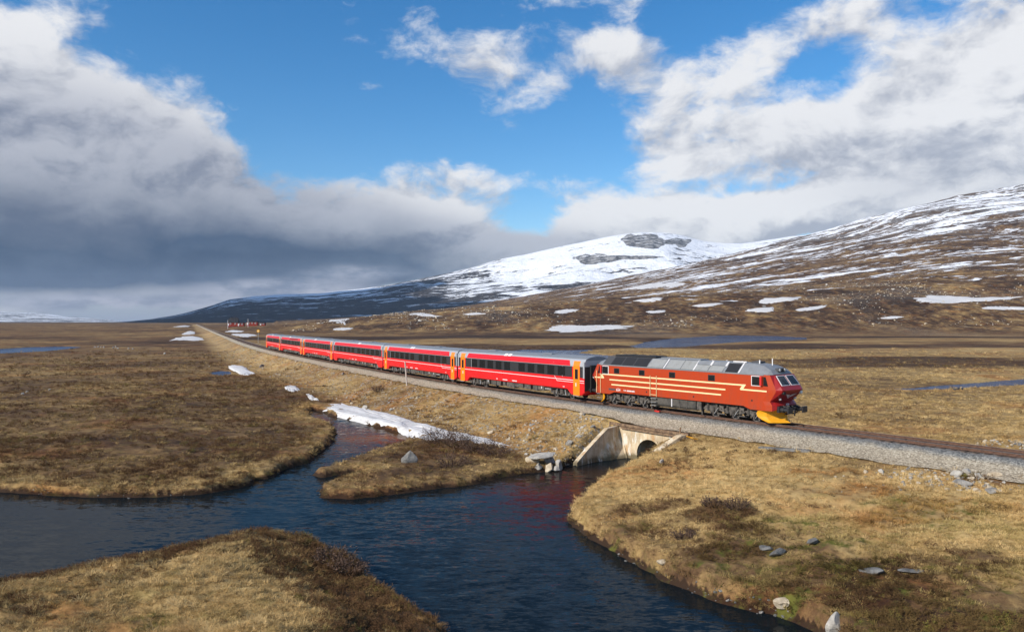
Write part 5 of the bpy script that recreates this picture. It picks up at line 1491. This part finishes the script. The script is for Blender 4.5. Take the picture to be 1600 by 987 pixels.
def blade(V, Fc, base, az, length, lean, width, curl):
    d = np.array([math.cos(az), math.sin(az), 0]); sdir = np.array([-math.sin(az), math.cos(az), 0]) * width / 2
    up = np.array([0, 0, 1.0])
    p1 = base + (up * math.cos(lean) + d * math.sin(lean)) * length * .55
    l2 = lean + curl
    p2 = p1 + (up * math.cos(l2) + d * math.sin(l2)) * length * .45
    o = len(V)
    V += [base - sdir, base + sdir, p1 + sdir * .8, p1 - sdir * .8, p2]
    Fc += [(o, o + 1, o + 2, o + 3), (o + 3, o + 2, o + 4)]
def tuft(seed, n, spread, length, width, lean):
    rs = random.Random(seed); V = []; Fc = []
    for _ in range(n):
        a = rs.uniform(0, 6.283); r_ = spread * math.sqrt(rs.random()); az = a + rs.gauss(0, .8)
        blade(V, Fc, np.array([r_ * math.cos(a), r_ * math.sin(a), -.03]), az, length * rs.uniform(.6, 1.2), abs(rs.gauss(lean, .3)), width * rs.uniform(.7, 1.2), rs.uniform(.2, .9))
    me = bpy.data.meshes.new('grass_tuft'); me.from_pydata([tuple(v) for v in V], [], Fc); me.materials.append(M_GRASS)
    return bpy.data.objects.new('grass_tuft', me)
def twig_clump(seed, n, spread, height, width, mat, name='heath_clump', leaves=2):
    rs = random.Random(seed); V = []; Fc = []
    def strip(a, b, w0, w1):
        d = b - a; s = np.cross(d, [rs.gauss(0, 1), rs.gauss(0, 1), rs.gauss(0, 1)]); s = s / (np.linalg.norm(s) + 1e-9)
        o = len(V); V.extend([a - s * w0 / 2, a + s * w0 / 2, b + s * w1 / 2, b - s * w1 / 2]); Fc.append((o, o + 1, o + 2, o + 3))
    for _ in range(n):
        a = rs.uniform(0, 6.283); r_ = spread * .35 * math.sqrt(rs.random())
        b0 = np.array([r_ * math.cos(a), r_ * math.sin(a), -.03]); az = a + rs.gauss(0, .5); ln = abs(rs.gauss(.75, .35))
        dirv = np.array([math.cos(az) * math.sin(ln), math.sin(az) * math.sin(ln), math.cos(ln)])
        p1 = b0 + dirv * height * rs.uniform(.5, .8); strip(b0, p1, width, width * .7)
        for _ in range(3):
            d2 = dirv + np.array([rs.gauss(0, .5), rs.gauss(0, .5), rs.gauss(.15, .35)]); d2 /= np.linalg.norm(d2)
            s = b0 + (p1 - b0) * rs.uniform(.5, 1); p2 = s + d2 * height * rs.uniform(.25, .5); strip(s, p2, width * .6, width * .3)
            for _ in range(leaves):
                q = s + (p2 - s) * rs.uniform(.3, 1) + np.array([rs.gauss(0, .03), rs.gauss(0, .03), rs.gauss(0, .03)]) * height * 2
                e = np.array([rs.gauss(0, 1), rs.gauss(0, 1), rs.gauss(0, .6)]); e /= np.linalg.norm(e)
                strip(q, q + e * height * .11, width * 1.6, width * .9)
    me = bpy.data.meshes.new(name); me.from_pydata([tuple(v) for v in V], [], Fc); me.materials.append(mat)
    return bpy.data.objects.new(name, me)

def scatter(name, pts, rot, scl, tone, protos, kind='stuff', moss=None, rust=None):
    """one object: geometry nodes put copies of the prototypes on the given ground points"""
    me = bpy.data.meshes.new(name); me.vertices.add(len(pts)); me.vertices.foreach_set('co', np.ascontiguousarray(pts, np.float32).ravel())
    set_attr(me, 'rot', rot, 'FLOAT_VECTOR'); set_attr(me, 'scl', scl, 'FLOAT_VECTOR'); set_attr(me, 'tone', tone)
    set_attr(me, 'moss', tone * 0 if moss is None else moss); set_attr(me, 'rust', tone * 0 if rust is None else rust)
    set_attr(me, 'pick', rng.integers(0, len(protos), len(pts)), 'INT')
    o = link(bpy.data.objects.new(name, me)); tag(o, kind=kind)
    t = bpy.data.node_groups.new(name, 'GeometryNodeTree')
    t.interface.new_socket('Geometry', in_out='INPUT', socket_type='NodeSocketGeometry'); t.interface.new_socket('Geometry', in_out='OUTPUT', socket_type='NodeSocketGeometry')
    gi = t.nodes.new('NodeGroupInput'); go = t.nodes.new('NodeGroupOutput')
    iop = t.nodes.new('GeometryNodeInstanceOnPoints'); L = t.links.new
    g2i = t.nodes.new('GeometryNodeGeometryToInstance')
    for p in reversed(protos):
        oi = t.nodes.new('GeometryNodeObjectInfo'); oi.inputs['Object'].default_value = p; L(oi.outputs['Geometry'], g2i.inputs[0])
    def at(nm, ty):
        a = t.nodes.new('GeometryNodeInputNamedAttribute'); a.data_type = ty; a.inputs[0].default_value = nm; return a.outputs[0]
    L(gi.outputs[0], iop.inputs['Points']); L(g2i.outputs[0], iop.inputs['Instance'])
    iop.inputs['Pick Instance'].default_value = True
    L(at('pick', 'INT'), iop.inputs['Instance Index'])
    e2r = t.nodes.new('FunctionNodeEulerToRotation'); L(at('rot', 'FLOAT_VECTOR'), e2r.inputs[0]); L(e2r.outputs[0], iop.inputs['Rotation'])
    L(at('scl', 'FLOAT_VECTOR'), iop.inputs['Scale'])
    L(iop.outputs[0], go.inputs[0])
    md = o.modifiers.new('scatter', 'NODES'); md.node_group = t
    return o

def snow_mask(X, Y):
    m = np.zeros(X.shape, bool)
    for px in (SN[0][0], SN[1][0]):
        pl = [(h[0], h[1]) for h in hits(px)]
        k = near_box(X, Y, pl, 1); mm_ = np.zeros(X.shape, bool); mm_[k] = poly_sd(X[k], Y[k], pl) < -.15; m |= mm_
    return m
def sample(N, r0, r1, half=46):
    az = np.radians(rng.uniform(-half, half, N)); r = np.exp(rng.uniform(math.log(r0), math.log(r1), N))
    X, Y = r * np.sin(az), r * np.cos(az)
    g, dn, sd, mm, rb, rr = terrain(X, Y, True)
    zz_ = zones(X, Y, g, dn, sd, mm, rb, rr, hill(X, Y))[0]; st = np.maximum(zz_[:, 0], 0); ZX['m'] = np.clip(zz_[:, 2] - .55, 0, 1)
    s_ = _len[np.clip(np.searchsorted(_gy, Y), 0, len(_gy) - 1)]
    wide = np.where(Y < CUL_Y + 8, 3.3, 2.75) + .5 * fbm(X, Y, 1.2, 3, 233)
    dc = np.hypot(X - CUL_P.x - CUL_N.x * 1.5, Y - CUL_P.y - CUL_N.y * 1.5)
    ok = (sd > .06) & ((dn > wide) | (dn < -4.0)) & (dc > 4.2) & ~snow_mask(X, Y)
    for pl, lev, *_ in PONDS:
        k = near_box(X, Y, pl, 2); q = np.ones(X.shape, bool); q[k] = poly_sd(X[k], Y[k], pl) > 1.0; ok &= q
    lx, ly = (CUL_P + CUL_N * 6).x, (CUL_P + CUL_N * 6).y
    ok &= np.hypot(X - lx, Y - ly) > 1.6
    return X, Y, g, dn, sd, mm, rb, rr, st, ok
def grass():
    X, Y, g, dn, sd, mm, rb, r, st, ok = sample(360000, 15, 330)
    ms, ru = ZX['m'], ZX['rust']
    nz = fbm(X, Y, 1.7, 3, 201); nz2 = fbm(X, Y, 8, 3, 203)
    pk = np.clip(-.06 + st * .85 + .95 * nz + .4 * nz2, .03, 1)
    keep = ok & (sd > .14) & (rng.random(len(X)) < pk) & (rng.random(len(X)) < ss(335, 130, r))
    X, Y, g, r, st, nz, nz2, ms, ru = [a[keep] for a in (X, Y, g, r, st, nz, nz2, ms, ru)]
    n = len(X)
    s = rng.uniform(.55, 1.2, n) * np.interp(r, [25, 60, 200, 330], [.62, .85, 1.7, 2.6])
    rot = np.stack([rng.normal(0, .2, n), rng.normal(.18, .25, n), rng.uniform(0, 6.28, n)], 1)
    tone = np.clip(st * .70 + .04 + .36 * nz + .16 * nz2 + rng.normal(0, .20, n), 0, 1)
    flat = rng.uniform(.35, .9, n)
    P = [tuft(1, 20, .20, .30, .020, .75), tuft(2, 16, .15, .26, .018, .55), tuft(3, 24, .26, .30, .020, 1.0), tuft(4, 14, .18, .36, .016, .6)]
    scatter('grass', np.stack([X, Y, g], 1), rot, np.stack([s, s, s * flat], 1), tone, P, moss=ms * (rng.random(n) < .75), rust=ru)
    # tussocks standing over the mat, the dead blades combed over by the wind
    X, Y, g, dn, sd, mm, rb, r, st, ok = sample(62000, 15, 150)
    ms, ru = ZX['m'], ZX['rust']
    nz = fbm(X, Y, 3.2, 3, 221)
    keep = ok & (sd > .1) & (rng.random(len(X)) < np.clip(st * .7 + nz * 1.1 - .22 + .6 * ss(1.2, .4, sd), 0, 1)) & (rng.random(len(X)) < ss(155, 80, r))
    X, Y, g, r, st, ms, ru = [a[keep] for a in (X, Y, g, r, st, ms, ru)]; n = len(X)
    s = rng.uniform(.6, 1.35, n) * np.interp(r, [25, 60, 150], [.8, 1.0, 1.6])
    rot = np.stack([rng.normal(.10, .15, n), rng.normal(.28, .18, n), rng.normal(.8, .6, n)], 1)
    tone = np.clip(st * .62 + .26 + rng.normal(0, .16, n), 0, 1)
    P = [tuft(21, 46, .18, .30, .018, .65), tuft(22, 60, .26, .30, .018, .9), tuft(23, 36, .15, .36, .016, .7)]
    scatter('grass_tussocks', np.stack([X, Y, g], 1), rot, np.stack([s, s, s * rng.uniform(.5, .9, n)], 1), tone, P, moss=ms * .6, rust=ru)
grass()
def heath():
    X, Y, g, dn, sd, mm, rb, r, st, ok = sample(215000, 15, 330)
    ms, ru = ZX['m'], ZX['rust']
    nz = fbm(X, Y, 3.5, 3, 211); nz2 = fbm(X, Y, 11, 3, 213)
    p = np.clip(.66 - st * 1.0 + .75 * nz + .4 * nz2, 0, 1) * np.where(dn < 0, .3, 1)
    p = np.where(mm & (sd < 4.5), np.maximum(p, .6), p)
    p = np.where(rb & (st < .35), np.maximum(p, .75), p)
    keep = ok & (rng.random(len(X)) < p * .55 * ss(335, 110, r)) & ((dn < -5) | (dn > 3.4)) & (sd > .15)
    X, Y, g, r, nz, sd, ms, rb = [a[keep] for a in (X, Y, g, r, nz, sd, ms, rb)]; n = len(X)
    s = rng.uniform(.5, 1.25, n) * np.interp(r, [25, 60, 230, 330], [.75, .95, 1.6, 2.2])
    rot = np.stack([rng.normal(0, .1, n), rng.normal(0, .1, n), rng.uniform(0, 6.28, n)], 1)
    tone = np.clip(.42 + .28 * fbm(X, Y, 5, 3, 217) + rng.normal(0, .16, n) + (rng.random(n) < .05) * .5 - .12 * rb, 0, 1)
    P = [twig_clump(11, 16, .42, .34, .016, M_HEATH), twig_clump(12, 20, .55, .28, .016, M_HEATH), twig_clump(13, 12, .35, .42, .015, M_HEATH)]
    scatter('heath', np.stack([X, Y, g], 1), rot, np.stack([s, s, s * .85], 1), tone, P, moss=ms * .5)
heath()
def shore_stones():
    protos = [bpy.data.objects.new('stone', rock_mesh('stone', m_, (1, .8, .55), 330 + k, 9, 1, 1)) for k, m_ in enumerate((M_ROCK, M_ROCKD, M_ROCKD))]
    X, Y, g, dn, sd, mm, rb, r, st, ok = sample(260000, 20, 120)
    k = (sd > -.35) & (sd < .30) & (rng.random(len(X)) < np.clip(.0 + .4 * fbm(X, Y, 2.5, 3, 241), 0, .3)) & (np.hypot(X - CUL_P.x, Y - CUL_P.y) > 7)
    X, Y, g = X[k], Y[k], g[k]; n = len(X)
    s = np.exp(rng.normal(-2.75, .45, n))
    scatter('shore_stones', np.stack([X, Y, g + s * .2], 1), np.stack([rng.normal(0, .3, n), rng.normal(0, .3, n), rng.uniform(0, 6.28, n)], 1), np.stack([s, s, s], 1), np.zeros(n), protos)
shore_stones()
def stones():
    protos = [bpy.data.objects.new('stone', rock_mesh('stone', m_, (1, .8, .6), 300 + k, 8, 1, 1)) for k, m_ in enumerate((M_ROCKP, M_ROCKW, M_ROCK, M_ROCKW))]
    # stones washed out of the embankment slope
    X, Y, g, dn, sd, mm, rb, r, st, ok = sample(74000, 52, 260)
    dc = np.hypot(X - CUL_P.x - CUL_T.x * 7 - CUL_N.x * 7, Y - CUL_P.y - CUL_T.y * 7 - CUL_N.y * 7)
    k = ok & (dn > 2.8) & (dn < 12) & ~rb & (rng.random(len(X)) < np.where(dc < 6, .9, .16))
    hx, hy = W(1500, 750, -1.3)
    X2 = hx + rng.normal(0, 2.6, 420); Y2 = hy + rng.normal(0, 1.7, 420); g2, dn2, *_ = terrain(X2, Y2, True)
    k2 = dn2 > 3.9
    bx, by = W(1585, 694, -1.5)
    X3 = bx + rng.normal(0, 3.2, 500); Y3 = by + rng.normal(0, 1.7, 500); g3, dn3, *_ = terrain(X3, Y3, True); k3 = dn3 < -3.6
    X = np.concatenate([X[k], X2[k2], X3[k3]]); Y = np.concatenate([Y[k], Y2[k2], Y3[k3]]); g = np.concatenate([g[k], g2[k2], g3[k3]])
    n = len(X); s = np.exp(rng.normal(-2.35, .50, n)) * np.interp(np.hypot(X, Y), [50, 120, 260], [1.0, 1.4, 2.0])
    rot = np.stack([rng.normal(0, .4, n), rng.normal(0, .4, n), rng.uniform(0, 6.28, n)], 1)
    scatter('embankment_stones', np.stack([X, Y, g + s * .15], 1), rot, np.stack([s, s, s], 1), np.zeros(n), protos)
    # moraine blocks on the rising ground beyond the lake
    N = 60000
    a = rng.uniform(430, 1800, N); Y = np.exp(rng.uniform(math.log(640), math.log(1700), N)); X = (a - CX) / F * Y
    w = ss(-.02, .5, fbm(X, Y, 110, 3, 77)) * .40 + ss(.15, .55, fbm(X, Y, 45, 3, 79)) * .35 + .004
    k = rng.random(N) < w * .55
    X, Y = X[k], Y[k]; g = terrain(X, Y); n = len(X)
    inpond = np.zeros(n, bool)
    for pl, *_ in PONDS: inpond |= poly_sd(X, Y, pl) < 2
    X, Y, g = X[~inpond], Y[~inpond], g[~inpond]; n = len(X)
    s = np.exp(rng.normal(-.42, .50, n))
    rot = np.stack([rng.normal(0, .4, n), rng.normal(0, .4, n), rng.uniform(0, 6.28, n)], 1)
    scatter('moraine_rocks', np.stack([X, Y, g + s * .1], 1), rot, np.stack([s, s, s], 1), np.zeros(n), protos)
stones()
# single bare shrubs one can tell apart
SH = [((700, 694), 1.5, 'bare twiggy shrub standing out against the long snow bank'), ((684, 692), 1.1, 'smaller bare shrub left of the twiggy one at the snow bank'), ((722, 700), 1.2, 'bare shrub just right of the twiggy one at the snow bank'),
      ((748, 706), 1.1, 'bare brown shrub below the right end of the snow bank'), ((775, 712), .9, 'low bare shrub between the snow bank tip and the rock pile'), ((707, 728), .9, 'thin pinkish shrub in the middle of the peninsula'),
      ((1112, 790), .42, 'left of two dark purple shrubs on the right bank'), ((1150, 794), .48, 'right of two dark purple shrubs on the right bank'), ((1068, 842), .4, 'low dark shrub near the shore of the right bank'),
      ((590, 612), .7, 'dark shrub on the embankment slope left of the leaning post'), ((520, 878), .6, 'dark bare shrub on the edge of the foreground mound'), ((545, 895), .55, 'bare shrub low on the right edge of the foreground mound')]
for k, (q, h) in enumerate(zip(SH, hits([s[0] for s in SH]))):
    pr = twig_clump(500 + k, 70, q[1] * 2.2, q[1] * 1.35, .030, M_TWIG, 'bare_shrub', 1)
    pr.location = h; link(pr); tag(pr, q[2], 'shrub', 'bare shrubs')

# ------------------------------------------------------------------ a cloud mesh added out of view on the left to shade the distant fells
def shade_cloud_bank():
    import bmesh
    rs = random.Random(21)
    bm = bmesh.new()
    for k in range(60):
        u, v = rs.uniform(0, 1), rs.uniform(0, 1)
        Y = 200 + 4300 * v; X = -8900 + 3000 * u - .14 * Y
        r_ = rs.uniform(300, 620)
        bmesh.ops.create_icosphere(bm, subdivisions=3, radius=r_, matrix=Matrix.Translation((X, Y, 4150 + rs.uniform(-60, 160))))
    V = np.array([v.co[:] for v in bm.verts])
    d = 70 * fbm(V[:, 0] + V[:, 2], V[:, 1] - V[:, 2], 260, 4, 301)
    for v, q in zip(bm.verts, d):
        v.co += v.normal * float(q)
        v.co.z = max(v.co.z, 3960 + .25 * (v.co.z - 3960))
    me = bpy.data.meshes.new('shade_clouds'); bm.to_mesh(me); bm.free()
    m, n, out = material('cloud_white')
    finish(n, out, (.85, .86, .88), 1.0, 0.0)
    me.materials.append(m); me.polygons.foreach_set('use_smooth', [True] * len(me.polygons))
    tag(link(bpy.data.objects.new('shade_clouds', me)), kind='stuff')
shade_cloud_bank()
def haze():
    b = MB().box((0, 0, 0), (42000, 42000, 1370))
    m, n, out = material('haze_air')
    v = n.new('ShaderNodeVolumePrincipled', None, Color=(.62, .78, 1.0, 1), Density=HAZE, Anisotropy=.0)
    n.t.links.new(v.outputs[0], out.inputs[1])
    b.mats = [m]
    o = b.build('haze', None, (0, 0, 620))
    tag(o, kind='stuff')
haze()
